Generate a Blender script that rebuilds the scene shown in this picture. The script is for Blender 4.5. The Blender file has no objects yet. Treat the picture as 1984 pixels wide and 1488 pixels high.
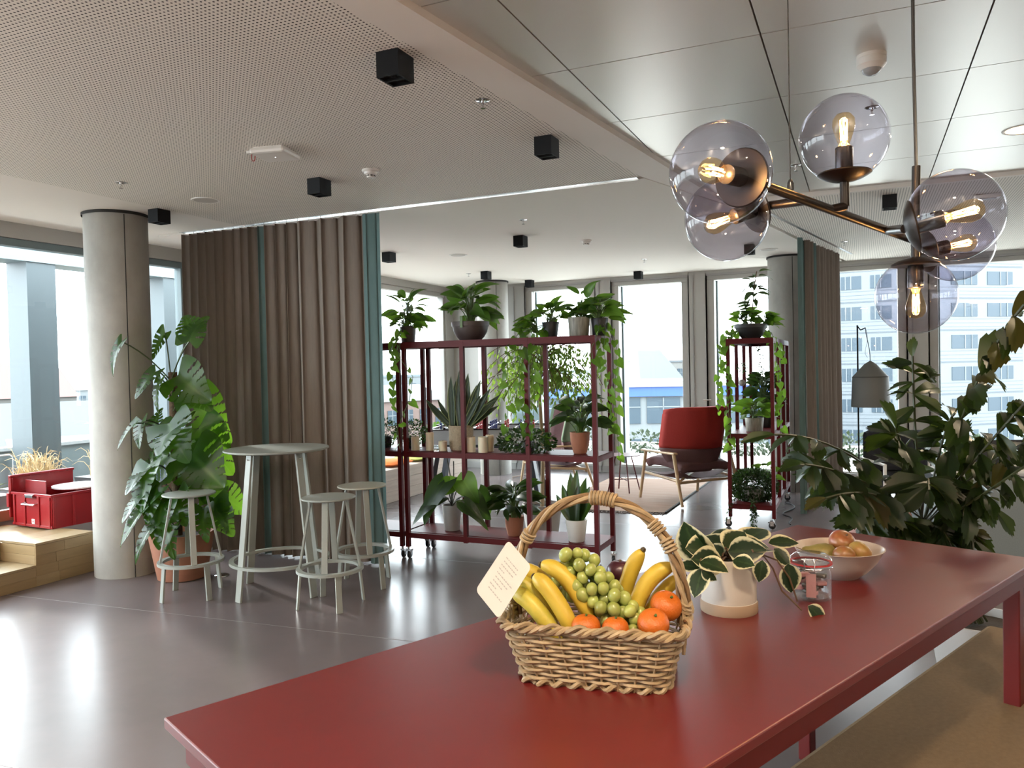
import bpy, math, random
from mathutils import Vector, Matrix
random.seed(7)
S = bpy.context.scene
COL = S.collection
R = math.radians
pi = math.pi

# ---------------------------------------------------------------- camera, sky, exposure
cd = bpy.data.cameras.new('camera'); cam = bpy.data.objects.new('camera', cd); COL.objects.link(cam)
S.camera = cam
cd.sensor_width = 36.0; cd.lens = 1520 / 1984 * 36.0; cd.clip_end = 600; cd.clip_start = .05
_yaw, _pit, _rol = R(24.1), R(-1.22), R(-1.25)
_f = Vector((-math.sin(_yaw) * math.cos(_pit), math.cos(_yaw) * math.cos(_pit), math.sin(_pit)))
_r0 = Vector((math.cos(_yaw), math.sin(_yaw), 0)); _u0 = _r0.cross(_f)
_r = _r0 * math.cos(_rol) + _u0 * math.sin(_rol); _u = _u0 * math.cos(_rol) - _r0 * math.sin(_rol)
cam.matrix_world = Matrix(((_r.x, _u.x, -_f.x, 0), (_r.y, _u.y, -_f.y, 0), (_r.z, _u.z, -_f.z, 1.6), (0, 0, 0, 1)))

W = bpy.data.worlds.new('sky'); S.world = W; W.use_nodes = True
bg = W.node_tree.nodes['Background']
bg.inputs[0].default_value = (.90, .96, 1.0, 1); bg.inputs[1].default_value = 5.5
sd = bpy.data.lights.new('sun', 'SUN'); sd.energy = 2.5; sd.angle = R(5); sd.color = (1, .95, .87)
sun = bpy.data.objects.new('sun', sd); COL.objects.link(sun)
sun.rotation_euler = Vector((.88, -.36, -.30)).to_track_quat('-Z', 'Y').to_euler()
vs = S.view_settings
vs.view_transform = 'Standard'; vs.look = 'None'; vs.gamma = 1; vs.use_curve_mapping = False
vs.exposure = 1.45
S.cycles.use_denoising = True
S.cycles.caustics_reflective = False; S.cycles.caustics_refractive = False
S.cycles.max_bounces = 14; S.cycles.diffuse_bounces = 7; S.cycles.glossy_bounces = 5
S.cycles.transparent_max_bounces = 24; S.cycles.transmission_bounces = 8
S.cycles.sample_clamp_indirect = 12

# ---------------------------------------------------------------- helpers
class MB:
    def __init__(s): s.v = []; s.f = []
    def add(s, vs, fs):
        o = len(s.v); s.v += [tuple(v) for v in vs]; s.f += [tuple(i + o for i in f) for f in fs]; return s
    def box(s, x0, x1, y0, y1, z0, z1, m=None):
        vs = [Vector((x, y, z)) for z in (z0, z1) for y in (y0, y1) for x in (x0, x1)]
        if m: vs = [m @ v for v in vs]
        return s.add(vs, [(0, 2, 3, 1), (4, 5, 7, 6), (0, 1, 5, 4), (2, 6, 7, 3), (0, 4, 6, 2), (1, 3, 7, 5)])
    def cbox(s, c, d, rz=0, m=None):
        M = Matrix.Translation(c) @ Matrix.Rotation(rz, 4, 'Z')
        if m: M = m @ M
        return s.box(-d[0]/2, d[0]/2, -d[1]/2, d[1]/2, -d[2]/2, d[2]/2, M)
    def bar(s, a, b, w, h=None, up=(0, 0, 1)):
        a, b = Vector(a), Vector(b); h = h or w; d = b - a; L = d.length; d = d / L
        x = Vector(up).cross(d)
        if x.length < 1e-4: x = Vector((1, 0, 0)).cross(d)
        x.normalize(); y = d.cross(x)
        M = Matrix(((x.x, y.x, d.x, a.x), (x.y, y.y, d.y, a.y), (x.z, y.z, d.z, a.z), (0, 0, 0, 1)))
        return s.box(-w/2, w/2, -h/2, h/2, 0, L, M)
    def tube(s, pts, r, n=8, closed=False, cap=True):
        P = [Vector(p) for p in pts]; N = len(P)
        rr = r if isinstance(r, (list, tuple)) else [r] * N
        prev = None; vs = []
        for i, p in enumerate(P):
            if closed: d = P[(i+1) % N] - P[i-1]
            else: d = P[min(i+1, N-1)] - P[max(i-1, 0)]
            if d.length < 1e-9: d = Vector((0, 0, 1))
            d.normalize()
            if prev is None:
                x = d.orthogonal().normalized()
            else:
                x = prev - d * prev.dot(d)
                x = x.normalized() if x.length > 1e-6 else d.orthogonal().normalized()
            prev = x; y = d.cross(x)
            for k in range(n):
                a = 2*pi*k/n; vs.append(p + (x*math.cos(a) + y*math.sin(a)) * rr[i])
        fs = []
        for i in range(N if closed else N-1):
            j = (i+1) % N
            for k in range(n):
                l = (k+1) % n; fs.append((i*n+k, i*n+l, j*n+l, j*n+k))
        if cap and not closed: fs += [tuple(range(n))[::-1], tuple((N-1)*n+k for k in range(n))]
        return s.add(vs, fs)
    def lathe(s, prof, n=32, c=(0, 0, 0), m=None, a0=0, a1=2*pi):
        full = abs(a1-a0-2*pi) < 1e-6; vs = []; k = n if full else n+1
        for r, z in prof:
            for i in range(k):
                a = a0 + (a1-a0)*i/n; v = Vector((r*math.cos(a), r*math.sin(a), z))
                vs.append((m @ v if m else v) + Vector(c))
        fs = []
        for j in range(len(prof)-1):
            for i in range(n):
                l = (i+1) % k; fs.append((j*k+i, j*k+l, (j+1)*k+l, (j+1)*k+i))
        return s.add(vs, fs)
    def sphere(s, c, r, n=20, m=8, sc=(1, 1, 1)):
        pr = [(max(r*math.sin(pi*j/m), 1e-5), -r*math.cos(pi*j/m)) for j in range(m+1)]
        M = Matrix.Diagonal((sc[0], sc[1], sc[2], 1))
        return s.lathe(pr, n, c, M)
    def disc(s, c, r, n=32, m=None):
        vs = [Vector((r*math.cos(2*pi*i/n), r*math.sin(2*pi*i/n), 0)) for i in range(n)]
        vs = [(m @ v if m else v) + Vector(c) for v in vs]
        return s.add(vs, [tuple(range(n))])
    def prism(s, poly, z0, z1):
        n = len(poly); vs = [(x, y, z0) for x, y in poly] + [(x, y, z1) for x, y in poly]
        return s.add(vs, [tuple(range(n))[::-1], tuple(range(n, 2*n))] + [(i, (i+1) % n, n+(i+1) % n, n+i) for i in range(n)])
    def grid(s, fn, nu, nv):
        vs = [fn(i/nu, j/nv) for j in range(nv+1) for i in range(nu+1)]
        return s.add(vs, [(j*(nu+1)+i, j*(nu+1)+i+1, (j+1)*(nu+1)+i+1, (j+1)*(nu+1)+i) for j in range(nv) for i in range(nu)])
    def mesh(s, name, mat=None, smooth=True, ang=.7):
        me = bpy.data.meshes.new(name); me.from_pydata(s.v, [], s.f)
        if mat: me.materials.append(mat)
        if smooth:
            me.polygons.foreach_set('use_smooth', [True]*len(me.polygons)); me.set_sharp_from_angle(angle=ang)
        me.update(); return me

def obj(name, me, parent=None, loc=(0, 0, 0)):
    o = bpy.data.objects.new(name, me); COL.objects.link(o); o.location = loc
    if parent: o.parent = parent
    return o
def tag(o, label=None, cat=None, group=None, kind=None):
    if label: o['label'] = label
    if cat: o['category'] = cat
    if group: o['group'] = group
    if kind: o['kind'] = kind
    return o
def thing(name, label, cat, loc=(0, 0, 0), rz=0, group=None):
    o = bpy.data.objects.new(name, None); COL.objects.link(o); o.empty_display_size = .1
    o.location = loc; o.rotation_euler = (0, 0, rz); return tag(o, label, cat, group)
def struct(name, mb, mat, label, parent=None, **k):
    o = obj(name, mb.mesh(name, mat, **k), parent)
    if not parent: tag(o, label, None, None, 'structure')
    return o
def part(name, mb, mat, parent, world=False, bevel=0, **k):
    """a part: vertices are local to the parent, or world ones made local (unrotated parents only)"""
    if world:
        L = Vector(parent.location)
        if parent.parent: L = L + Vector(parent.parent.location)
        mb.v = [tuple(Vector(v)-L) for v in mb.v]
    o = obj(name, mb.mesh(name, mat, **k), parent)
    if bevel: addbevel(o, bevel)
    return o
def addbevel(o, w, seg=2):
    b = o.modifiers.new('bevel', 'BEVEL'); b.width = w; b.segments = seg; b.limit_method = 'ANGLE'; b.angle_limit = R(40)
def solo(name, mb, mat, label, cat, loc=(0, 0, 0), group=None, bevel=0, **k):
    o = obj(name, mb.mesh(name, mat, **k), None, loc)
    if bevel: addbevel(o, bevel)
    return tag(o, label, cat, group)
def copy_tree(o, parent=None):
    c = o.copy(); COL.objects.link(c); c.parent = parent
    for ch in list(o.children): copy_tree(ch, c)
    return c
def lerp(a, b, t): return Vector(a)*(1-t) + Vector(b)*t
def bez(a, b, c, d, n=10):
    a, b, c, d = map(Vector, (a, b, c, d))
    return [a*(1-t)**3 + b*3*t*(1-t)**2 + c*3*t*t*(1-t) + d*t**3 for t in [i/n for i in range(n+1)]]
def arc(a, m, b, n=8):
    """quadratic bend from a over m to b"""
    a, m, b = Vector(a), Vector(m), Vector(b)
    return [a*(1-t)**2 + m*2*t*(1-t) + b*t*t for t in [i/n for i in range(n+1)]]
def U(a, b): return random.uniform(a, b)

# ---------------------------------------------------------------- materials
MATS = {}
def mat(name, col, rough=.5, metal=0, noise=None, bump=None, spec=.5, var=0, coat=0, emit=None, aniso=None):
    m = bpy.data.materials.new(name); m.use_nodes = True; nt = m.node_tree; N = nt.nodes; L = nt.links
    b = N['Principled BSDF']; b.inputs['Base Color'].default_value = (*col, 1)
    b.inputs['Roughness'].default_value = rough; b.inputs['Metallic'].default_value = metal
    b.inputs['Specular IOR Level'].default_value = spec; b.inputs['Coat Weight'].default_value = coat
    if emit: b.inputs['Emission Color'].default_value = (*emit[0], 1); b.inputs['Emission Strength'].default_value = emit[1]
    tc = N.new('ShaderNodeTexCoord'); last = None
    if noise:   # (scale or (x,y,z), amount, [second colour])
        mp = N.new('ShaderNodeMapping'); L.new(tc.outputs['Object'], mp.inputs[0])
        sc = noise[0]; mp.inputs['Scale'].default_value = sc if isinstance(sc, tuple) else (sc,)*3
        n = N.new('ShaderNodeTexNoise'); n.inputs['Scale'].default_value = 1; n.inputs['Detail'].default_value = 6; n.inputs['Roughness'].default_value = .6
        L.new(mp.outputs[0], n.inputs['Vector'])
        r = N.new('ShaderNodeMapRange'); r.inputs[1].default_value = .3; r.inputs[2].default_value = .7
        L.new(n.outputs[0], r.inputs[0])
        mx = N.new('ShaderNodeMix'); mx.data_type = 'RGBA'
        c2 = noise[2] if len(noise) > 2 else tuple(c*(1-noise[1]) for c in col)
        mx.inputs[6].default_value = (*col, 1); mx.inputs[7].default_value = (*c2, 1)
        L.new(r.outputs[0], mx.inputs[0]); last = mx.outputs[2]
    if var:
        oi = N.new('ShaderNodeObjectInfo'); hs = N.new('ShaderNodeHueSaturation')
        mr = N.new('ShaderNodeMapRange'); mr.inputs[3].default_value = 1-var; mr.inputs[4].default_value = 1+var
        L.new(oi.outputs['Random'], mr.inputs[0]); L.new(mr.outputs[0], hs.inputs['Value'])
        if last: L.new(last, hs.inputs['Color'])
        else: hs.inputs['Color'].default_value = (*col, 1)
        last = hs.outputs[0]
    if last: L.new(last, b.inputs['Base Color'])
    if bump:    # (scale, strength)
        mp = N.new('ShaderNodeMapping'); L.new(tc.outputs['Object'], mp.inputs[0])
        sc = bump[0]; mp.inputs['Scale'].default_value = sc if isinstance(sc, tuple) else (sc,)*3
        n = N.new('ShaderNodeTexNoise'); n.inputs['Scale'].default_value = 1; n.inputs['Detail'].default_value = 3
        L.new(mp.outputs[0], n.inputs['Vector'])
        bp = N.new('ShaderNodeBump'); bp.inputs['Strength'].default_value = bump[1]; bp.inputs['Distance'].default_value = .004
        L.new(n.outputs[0], bp.inputs['Height']); L.new(bp.outputs[0], b.inputs['Normal'])
    MATS[name] = m; return m
def glassmat(name, tint=(1, 1, 1), refl=1.0, rough=0.0, ior=1.45, haze=None):
    m = bpy.data.materials.new(name); m.use_nodes = True; nt = m.node_tree; N = nt.nodes; L = nt.links
    N.remove(N['Principled BSDF']); out = N['Material Output']
    t = N.new('ShaderNodeBsdfTransparent'); t.inputs[0].default_value = (*tint, 1)
    g = N.new('ShaderNodeBsdfGlossy'); g.inputs['Roughness'].default_value = rough; g.inputs[0].default_value = (refl, refl, refl, 1)
    lw_ = N.new('ShaderNodeLayerWeight'); lw_.inputs[0].default_value = .5; f0 = ((ior-1)/(ior+1))**2
    pw = N.new('ShaderNodeMath'); pw.operation = 'POWER'; L.new(lw_.outputs['Facing'], pw.inputs[0]); pw.inputs[1].default_value = 5
    fr = N.new('ShaderNodeMath'); fr.operation = 'MULTIPLY_ADD'; L.new(pw.outputs[0], fr.inputs[0]); fr.inputs[1].default_value = 1-f0; fr.inputs[2].default_value = f0
    mx = N.new('ShaderNodeMixShader'); L.new(fr.outputs[0], mx.inputs[0]); L.new(t.outputs[0], mx.inputs[1]); L.new(g.outputs[0], mx.inputs[2])
    L.new(mx.outputs[0], out.inputs[0]); MATS[name] = m; return m
def leafmat(name, col, col2, rough=.35, trans=.4, tcol=None, edge=None, var=.25, edgew=.72):
    """leaf: glossy green face that lets light through; the 'u' attribute is 0 on the midrib and 1 on the margin"""
    m = bpy.data.materials.new(name); m.use_nodes = True; nt = m.node_tree; N = nt.nodes; L = nt.links
    b = N['Principled BSDF']; out = N['Material Output']; b.inputs['Roughness'].default_value = rough; b.inputs['Specular IOR Level'].default_value = .38
    at = N.new('ShaderNodeAttribute'); at.attribute_name = 'u'
    ramp = N.new('ShaderNodeValToRGB'); e = ramp.color_ramp.elements
    e[0].position = 0; e[0].color = (*col2, 1); e[1].position = .12; e[1].color = (*col, 1)
    if edge:
        x = e.new(edgew-.14); x.color = (*col, 1); x = e.new(edgew); x.color = (*edge, 1)
    L.new(at.outputs['Fac'], ramp.inputs[0])
    if edge:
        n = N.new('ShaderNodeTexNoise'); n.inputs['Scale'].default_value = 5; ad = N.new('ShaderNodeMath'); ad.operation = 'MULTIPLY_ADD'
        L.new(n.outputs[0], ad.inputs[0]); ad.inputs[1].default_value = .5; L.new(at.outputs['Fac'], ad.inputs[2])
        sb = N.new('ShaderNodeMath'); sb.operation = 'SUBTRACT'; L.new(ad.outputs[0], sb.inputs[0]); sb.inputs[1].default_value = .25; L.new(sb.outputs[0], ramp.inputs[0])
    oi = N.new('ShaderNodeObjectInfo'); hs = N.new('ShaderNodeHueSaturation'); mr = N.new('ShaderNodeMapRange')
    mr.inputs[3].default_value = 1-var; mr.inputs[4].default_value = 1+var; L.new(oi.outputs['Random'], mr.inputs[0]); L.new(mr.outputs[0], hs.inputs['Value'])
    L.new(ramp.outputs[0], hs.inputs['Color']); L.new(hs.outputs[0], b.inputs['Base Color'])
    tr = N.new('ShaderNodeBsdfTranslucent'); t = tcol or tuple(min(1, c*2.6) for c in col)
    if edge: L.new(hs.outputs[0], tr.inputs[0])
    else: tr.inputs[0].default_value = (*t, 1)
    mx = N.new('ShaderNodeMixShader'); mx.inputs[0].default_value = trans
    L.new(b.outputs[0], mx.inputs[1]); L.new(tr.outputs[0], mx.inputs[2]); L.new(mx.outputs[0], out.inputs[0])
    MATS[name] = m; return m
def nodes_of(m): return m.node_tree.nodes, m.node_tree.links, m.node_tree.nodes['Principled BSDF']

M_floor = mat('purple grey linoleum', (.145, .118, .120), .25, spec=.20, noise=((1.3, 1.3, 1), .3, (.118, .100, .102)), bump=((14, 14, 1), .05))
M_ceil = mat('white ceiling paint', (.84, .80, .75), .75)
M_soffit = mat('white plasterboard', (.84, .79, .74), .6)
M_perf = mat('perforated plasterboard', (.80, .76, .70), .75)
N, L, b = nodes_of(M_perf)          # round holes on a square grid: fine print of the board
tc = N.new('ShaderNodeTexCoord'); sx = N.new('ShaderNodeSeparateXYZ'); L.new(tc.outputs['Object'], sx.inputs[0])
def mth(op, a, bb, c=None):
    n = N.new('ShaderNodeMath'); n.operation = op
    for i, x in enumerate((a, bb, c)):
        if x is None: continue
        if isinstance(x, (int, float)): n.inputs[i].default_value = x
        else: L.new(x, n.inputs[i])
    return n.outputs[0]
P_ = .0195
def cell(o): return mth('SUBTRACT', mth('FRACT', mth('DIVIDE', o, P_), None), .5)
cx, cy = cell(mth('ADD', sx.outputs[0], mth('MULTIPLY', sx.outputs[1], .0))), cell(sx.outputs[1])
d2 = mth('ADD', mth('MULTIPLY', cx, cx), mth('MULTIPLY', cy, cy))
hole = mth('LESS_THAN', d2, .050)
mx = N.new('ShaderNodeMix'); mx.data_type = 'RGBA'; L.new(hole, mx.inputs[0]); mx.inputs[6].default_value = (.86, .82, .76, 1); mx.inputs[7].default_value = (.03, .027, .025, 1)
L.new(mx.outputs[2], b.inputs['Base Color'])
M_panel = mat('satin metal ceiling panel', (.74, .72, .69), .33, metal=.55, bump=((3, 3, 1), .02))
M_conc = mat('cast concrete', (.40, .39, .36), .7, noise=((3, 3, 2), .3), bump=(22, .25))
M_dark = mat('dark gap', (.02, .02, .02), .8)
M_frame = mat('grey beige window frame', (.40, .385, .36), .45)
M_wall = mat('pale wall paint', (.62, .58, .52), .7)
M_pane = glassmat('window glass', (.95, .98, .985), .8, ior=1.30)
M_steel = mat('blue grey steel', (.050, .066, .074), .5)
M_steel2 = mat('exterior grey paint', (.14, .18, .19), .5)
M_alu = mat('aluminium rail', (.72, .73, .74), .25, metal=1)
M_black = mat('black powder coat', (.007, .008, .010), .6, spec=.2)
M_blackm = mat('black glossy plastic', (.02, .02, .022), .25)
M_white = mat('white plastic', (.78, .76, .73), .4)
M_chrome = mat('chrome', (.7, .7, .72), .15, metal=1)
M_red = mat('red laminate', (.130, .009, .009), .34, noise=(9, .10), spec=1.0)
M_redm = mat('red apron paint', (.12, .006, .006), .4)
M_shelf = mat('dark red powder coat', (.085, .0045, .007), .5, spec=.22)
M_oak = mat('light oak', (.62, .44, .24), .45, noise=((2, 24, 24), .28))
M_beech = mat('beech wood', (.60, .42, .25), .4, noise=((30, 30, 3), .2))
M_taupe = mat('taupe curtain wool', (.235, .198, .172), .9, noise=((60, 60, 8), .12), spec=.1)
M_teal = mat('teal curtain velvet', (.12, .19, .19), .85, noise=((30, 30, 5), .15), spec=.15)
M_stool = mat('grey green lacquer', (.29, .31, .285), .4)
M_terra = mat('terracotta', (.30, .12, .07), .75, noise=(12, .15))
M_greyp = mat('grey ceramic', (.34, .33, .32), .5)
M_lgrey = mat('light grey ceramic', (.52, .52, .50), .5)
M_brownp = mat('dark brown plastic planter', (.065, .045, .042), .5)
M_blackp = mat('black plastic pot', (.018, .018, .02), .5)
M_soil = mat('potting soil', (.03, .022, .016), .95, bump=(60, .8))
M_woven = mat('woven seagrass', (.38, .31, .22), .85, noise=((60, 60, 90), .35), bump=((70, 70, 120), .8))
M_candle = mat('ivory wax', (.62, .56, .42), .5); MATS['ivory wax'].node_tree.nodes['Principled BSDF'].inputs['Subsurface Weight'].default_value = .25
M_stem = mat('green stem', (.07, .13, .03), .5)
M_bark = mat('brown bark', (.14, .09, .05), .85, noise=(25, .5), bump=(40, .7))
M_moss = mat('coir moss pole', (.12, .075, .045), .95, noise=(60, .5), bump=(90, 1))
M_redfab = mat('red wool upholstery', (.34, .036, .030), .85, noise=(120, .15), spec=.2)
M_mauve = mat('mauve upholstery', (.155, .085, .088), .8, noise=(120, .15), spec=.2)
M_green = mat('green upholstery', (.16, .22, .14), .85, noise=(120, .15), spec=.2)
M_pink = mat('pink woven upholstery', (.42, .26, .24), .9, noise=((160, 160, 60), .3), spec=.1)
M_sofa = mat('blue grey sofa wool', (.20, .225, .235), .9, noise=(140, .12), spec=.1)
M_sofal = mat('pale sofa edge', (.52, .53, .53), .85, spec=.1)
M_cush = mat('charcoal cushion', (.035, .037, .043), .9, noise=(100, .25), spec=.15)
M_lampg = mat('grey lamp shade', (.105, .105, .10), .6)
M_cratr = mat('red plastic crate', (.27, .008, .012), .33)
M_deck = mat('weathered deck', (.26, .19, .155), .7, noise=((3, 30, 3), .25))
M_planter = mat('zinc planter', (.10, .10, .105), .6)
M_straw = mat('dry straw grass', (.55, .42, .24), .8, var=.2)
M_bronze = mat('dark bronze metal', (.010, .006, .005), .35, metal=.3)
M_smoke = glassmat('smoked globe glass', (.80, .78, .83), .8, ior=1.5)
M_bulbg = glassmat('amber bulb glass', (1.0, .86, .62), .9, ior=1.4)
M_clear = glassmat('clear jar glass', (.93, .95, .95), 1.0, ior=1.5)
M_fil = mat('glowing filament', (1, .5, .15), .5, emit=((1, .50, .14), 60))
M_glow = mat('amber glow', (1, .5, .1), .5, emit=((1, .42, .10), 6))
M_downl = mat('lit downlight lens', (1, .8, .55), .5, emit=((1, .70, .38), 2.2))

M_lmon = leafmat('monstera leaf', (0.0136, 0.0422, 0.0095), (0.0408, 0.0952, 0.0204), .26, .30, (.26, .56, .03))
M_lpoth = leafmat('pothos leaf', (0.0272, 0.0714, 0.0122), (0.0748, 0.1496, 0.0272), .33, .42, (.32, .60, .05))
M_lspath = leafmat('peace lily leaf', (0.0204, 0.0544, 0.0102), (0.0544, 0.1088, 0.0204), .33, .36, (.22, .46, .04))
M_ldark = leafmat('dark leaf', (0.0122, 0.0306, 0.0095), (0.0340, 0.0680, 0.0136), .33, .22, (.12, .24, .03))
M_lsans = leafmat('snake plant leaf', (0.0306, 0.0510, 0.0306), (0.0544, 0.0816, 0.0408), .45, .15, (.14, .22, .06), edge=(.20, .24, .10), edgew=.86)
M_lficus = leafmat('ficus leaf', (0.0374, 0.0782, 0.0170), (0.0680, 0.1224, 0.0272), .4, .42, (.38, .58, .08))
M_lpalm = leafmat('fishtail palm leaf', (.0065, .0165, .0045), (.016, .033, .008), .36, .2, (.15, .22, .025))
M_lpalmy = leafmat('yellowing palm leaf', (.032, .029, .006), (.04, .045, .008), .42, .25, (.28, .22, .03))
M_lhoya = leafmat('variegated leaf', (0.0150, 0.0340, 0.0136), (0.0306, 0.0578, 0.0204), .35, .2, None, edge=(.62, .60, .40), edgew=.80)
M_string = leafmat('small green leaf', (0.0150, 0.0374, 0.0122), (0.0272, 0.0544, 0.0170), .4, .18, (.10, .22, .04))
M_tree = leafmat('outdoor green', (0.0150, 0.0245, 0.0109), (0.0204, 0.0340, 0.0136), .7, .15, (.03, .05, .02))

# ---------------------------------------------------------------- the room
TH = .12
def soff_l(y): return -1.69 + (y-2.29)*.0985      # skew edges of the plasterboard beam
def soff_r(y): return -1.485 + (y-2.39)*.1135
def rail_x(y): return -1.16 + (y-5.25)*.155
fl = struct('floor', MB().prism([(-6.95, -3.2), (6.0, -3.2), (6.0, 11.3), (-6.1, 11.3), (-6.1, 6.7), (-6.95, 6.7)], -.2, 0), M_floor, 'dark purple grey linoleum floor with a soft sheen', smooth=False)
def seam(a, b_, w=.006):
    mb = MB(); a, b_ = Vector((*a, 0)), Vector((*b_, 0)); n = (b_-a).normalized().cross(Vector((0, 0, 1)))*w/2
    return mb.add([a-n+Vector((0, 0, .0006)), b_-n+Vector((0, 0, .0006)), b_+n+Vector((0, 0, .0006)), a+n+Vector((0, 0, .0006))], [(0, 1, 2, 3)])
M_seam = mat('floor weld line', (.20, .17, .17), .5)
for k, (a, b_) in enumerate((((-5.9, 3.72), (-1.0, 4.02)), ((-5.9, 1.9), (-1.6, 2.16)), ((-5.9, 5.55), (1.0, 5.97)), ((-5.9, 7.4), (1.0, 7.8)))):
    part('weld_seam', seam(a, b_), M_seam, fl, smooth=False)

ce = struct('ceiling', MB().prism([(-6.95, -3.2), (6.0, -3.2), (6.0, 11.3), (-6.1, 11.3), (-6.1, 6.7), (-6.95, 6.7)], 3.0, 3.2), M_ceil, 'pale ceiling slab above the suspended ceiling', smooth=False)
def cpart(name, poly, z, m, t=.05): return part(name, MB().prism(poly, z, z+t), m, ce, smooth=False)
cpart('perforated_ceiling', [(-5.0, -3.2), (soff_l(-3.2), -3.2), (soff_l(5.35), 5.35), (-5.0, 5.35)], 2.9, M_perf)
cpart('plain_ceiling_strip', [(-6.22, -3.2), (-5.0, -3.2), (-5.0, 5.35), (-6.22, 5.35)], 2.9, M_ceil)
cpart('ceiling_beam_soffit', [(soff_l(-3.2), -3.2), (soff_r(-3.2), -3.2), (soff_r(6.66), 6.66), (soff_l(5.35), 5.35)], 2.9, M_soffit)
cpart('plain_ceiling_field', [(-6.05, 5.43), (soff_l(5.43), 5.43), (soff_r(6.66)-.02, 6.66), (rail_x(11.25), 11.25), (-6.05, 11.25)], 2.9, M_ceil)
cpart('perforated_ceiling', [(soff_r(6.66)+.03, 6.70), (6.0, 6.70), (6.0, 11.25), (rail_x(11.25)+.05, 11.25)], 2.9, M_perf)
part('ceiling_edge_trim', MB().box(soff_r(6.66), 6.0, 6.66, 6.70, 2.9, 2.96), M_soffit, ce, smooth=False)
e = MB()   # pale lip and the dark step between beam and metal panels
e.add([(soff_r(-3.2)+.0, -3.2, 2.9), (soff_r(6.66), 6.66, 2.9), (soff_r(6.66), 6.66, 2.935), (soff_r(-3.2), -3.2, 2.935)], [(0, 1, 2, 3)])
part('beam_step', e, M_soffit, ce, smooth=False)
xs = [-2.85, -2.02, -1.193, -.365, .465, 1.295, 2.125, 2.955, 3.785]; ys = [-2.44, -1.61, -.78, .05, .88, 1.71, 2.535, 3.365, 4.20, 5.03, 5.86, 6.655]
for i in range(len(xs)-1):
    for j in range(len(ys)-1):
        if xs[i+1] < soff_r(ys[j])+.0: continue
        if i > 6: continue
        g = .0035
        part('ceiling_panel', MB().box(xs[i]+g, xs[i+1]-g, ys[j]+g, ys[j+1]-g, 2.932, 2.96), M_panel, ce, smooth=False)

# back wall: panels and tall windows on a 1.39 m grid
M_skirt = mat('grey skirting', (.32, .31, .30), .5)
bw = MB()
bw.box(-6.05, 6.0, 11.25, 11.45, 2.86, 3.0)
bw.box(-6.05, 6.0, 11.25, 11.45, -.1, .03)
WX = [-4.68 + 1.39*k for k in range(8)]
prev = -6.05
for x in WX:
    bw.box(prev, x-.10, 11.25, 11.45, .03, 2.86); prev = x+.93+.10
bw.box(prev, 6.0, 11.25, 11.45, .03, 2.86)
struct('wall_back', bw, M_frame, 'grey beige panelled back wall between tall windows', smooth=False)
for k, x in enumerate(WX):
    t = thing('window_%d' % (k+1), None, None, (x, 11.25, .03)); t['kind'] = 'structure'
    f = MB(); w = .93
    f.box(-.10, w+.10, .03, .16, 0, .09); f.box(-.10, w+.10, .03, .16, 2.74, 2.83); f.box(-.10, 0, .03, .16, .09, 2.74); f.box(w, w+.10, .03, .16, .09, 2.74)
    part('window_frame', f, M_frame, t, smooth=False, bevel=.006)
    f = MB(); f.box(-.115, -.10, .0, .03, 0, 2.83); f.box(w+.10, w+.115, .0, .03, 0, 2.83); f.box(-.115, w+.115, 0, .03, 2.80, 2.83)
    part('window_trim', f, M_skirt, t, smooth=False)
    part('pane', MB().box(0, w, .09, .096, .09, 2.74), M_pane, t, smooth=False)
    part('jamb', MB().box(0, .03, .16, .40, .09, 2.74), M_steel2, t, smooth=False)
    if k in (1, 2, 3): part('handle', MB().tube([(-.05, -.02, 1.05), (-.05, -.05, 1.05), (-.16, -.05, 1.05)], .009, 6), M_chrome, t)
for k, x in enumerate(WX[:5]):
    tr = struct('trim_%d' % (k+1), MB().box(x-.30, x-.285, 11.235, 11.25, .03, 2.86), M_skirt, 'dark vertical joint strip on the back wall', smooth=False)
struct('baseboard_back', MB().box(-6.0, 6.0, 11.235, 11.25, 0, .10), M_skirt, 'grey skirting board under the back windows', smooth=False)

# left wall: glazed; near the camera it stands further out than beyond the curtain
XW = -6.95
lw = MB(); lw.box(XW-.15, XW, -3.2, 6.6, 2.86, 3.2); lw.box(XW-.15, XW, -3.2, 6.6, -.2, .34); lw.box(XW-.15, -6.05, 6.6, 6.75, -.2, 3.2)
lw.box(-6.2, -6.05, 6.75, 11.45, 2.80, 3.2); lw.box(-6.2, -6.05, 6.75, 11.45, -.2, .12); lw.box(-6.2, -6.05, 11.0, 11.45, .12, 2.80)
struct('wall_left', lw, M_frame, 'grey beige wall band around the left glazing', smooth=False)
LY = [(XW, -3.1, -.5, .34), (XW, -.5, 2.1, .34), (XW, 2.1, 5.55, .34), (XW, 5.55, 6.6, .34), (-6.05, 6.75, 8.75, .12), (-6.05, 8.75, 11.0, .12)]
for k, (xw, y0, y1, z0) in enumerate(LY):
    t = thing('window_%d' % (k+9), None, None, (xw-.07, y0, z0)); t['kind'] = 'structure'
    h = (2.86 if xw < -6.5 else 2.80)-z0; d = y1-y0; f = MB()
    f.box(-.05, .05, .0, d, h-.07, h); f.box(-.05, .05, 0, d, 0, .06); f.box(-.05, .05, 0, .05, .06, h-.07); f.box(-.05, .05, d-.05, d, .06, h-.07)
    part('window_frame', f, M_steel2 if k < 4 else M_frame, t, smooth=False, bevel=.005)
    part('pane', MB().box(-.01, -.004, .05, d-.05, .06, h-.07), M_pane, t, smooth=False)
struct('trim_9', MB().box(XW-.005, XW+.05, -3.2, 6.6, .345, .44), mat('brown sill board', (.26, .16, .10), .5), 'brown wooden sill board at the left glazing', smooth=False)
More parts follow.
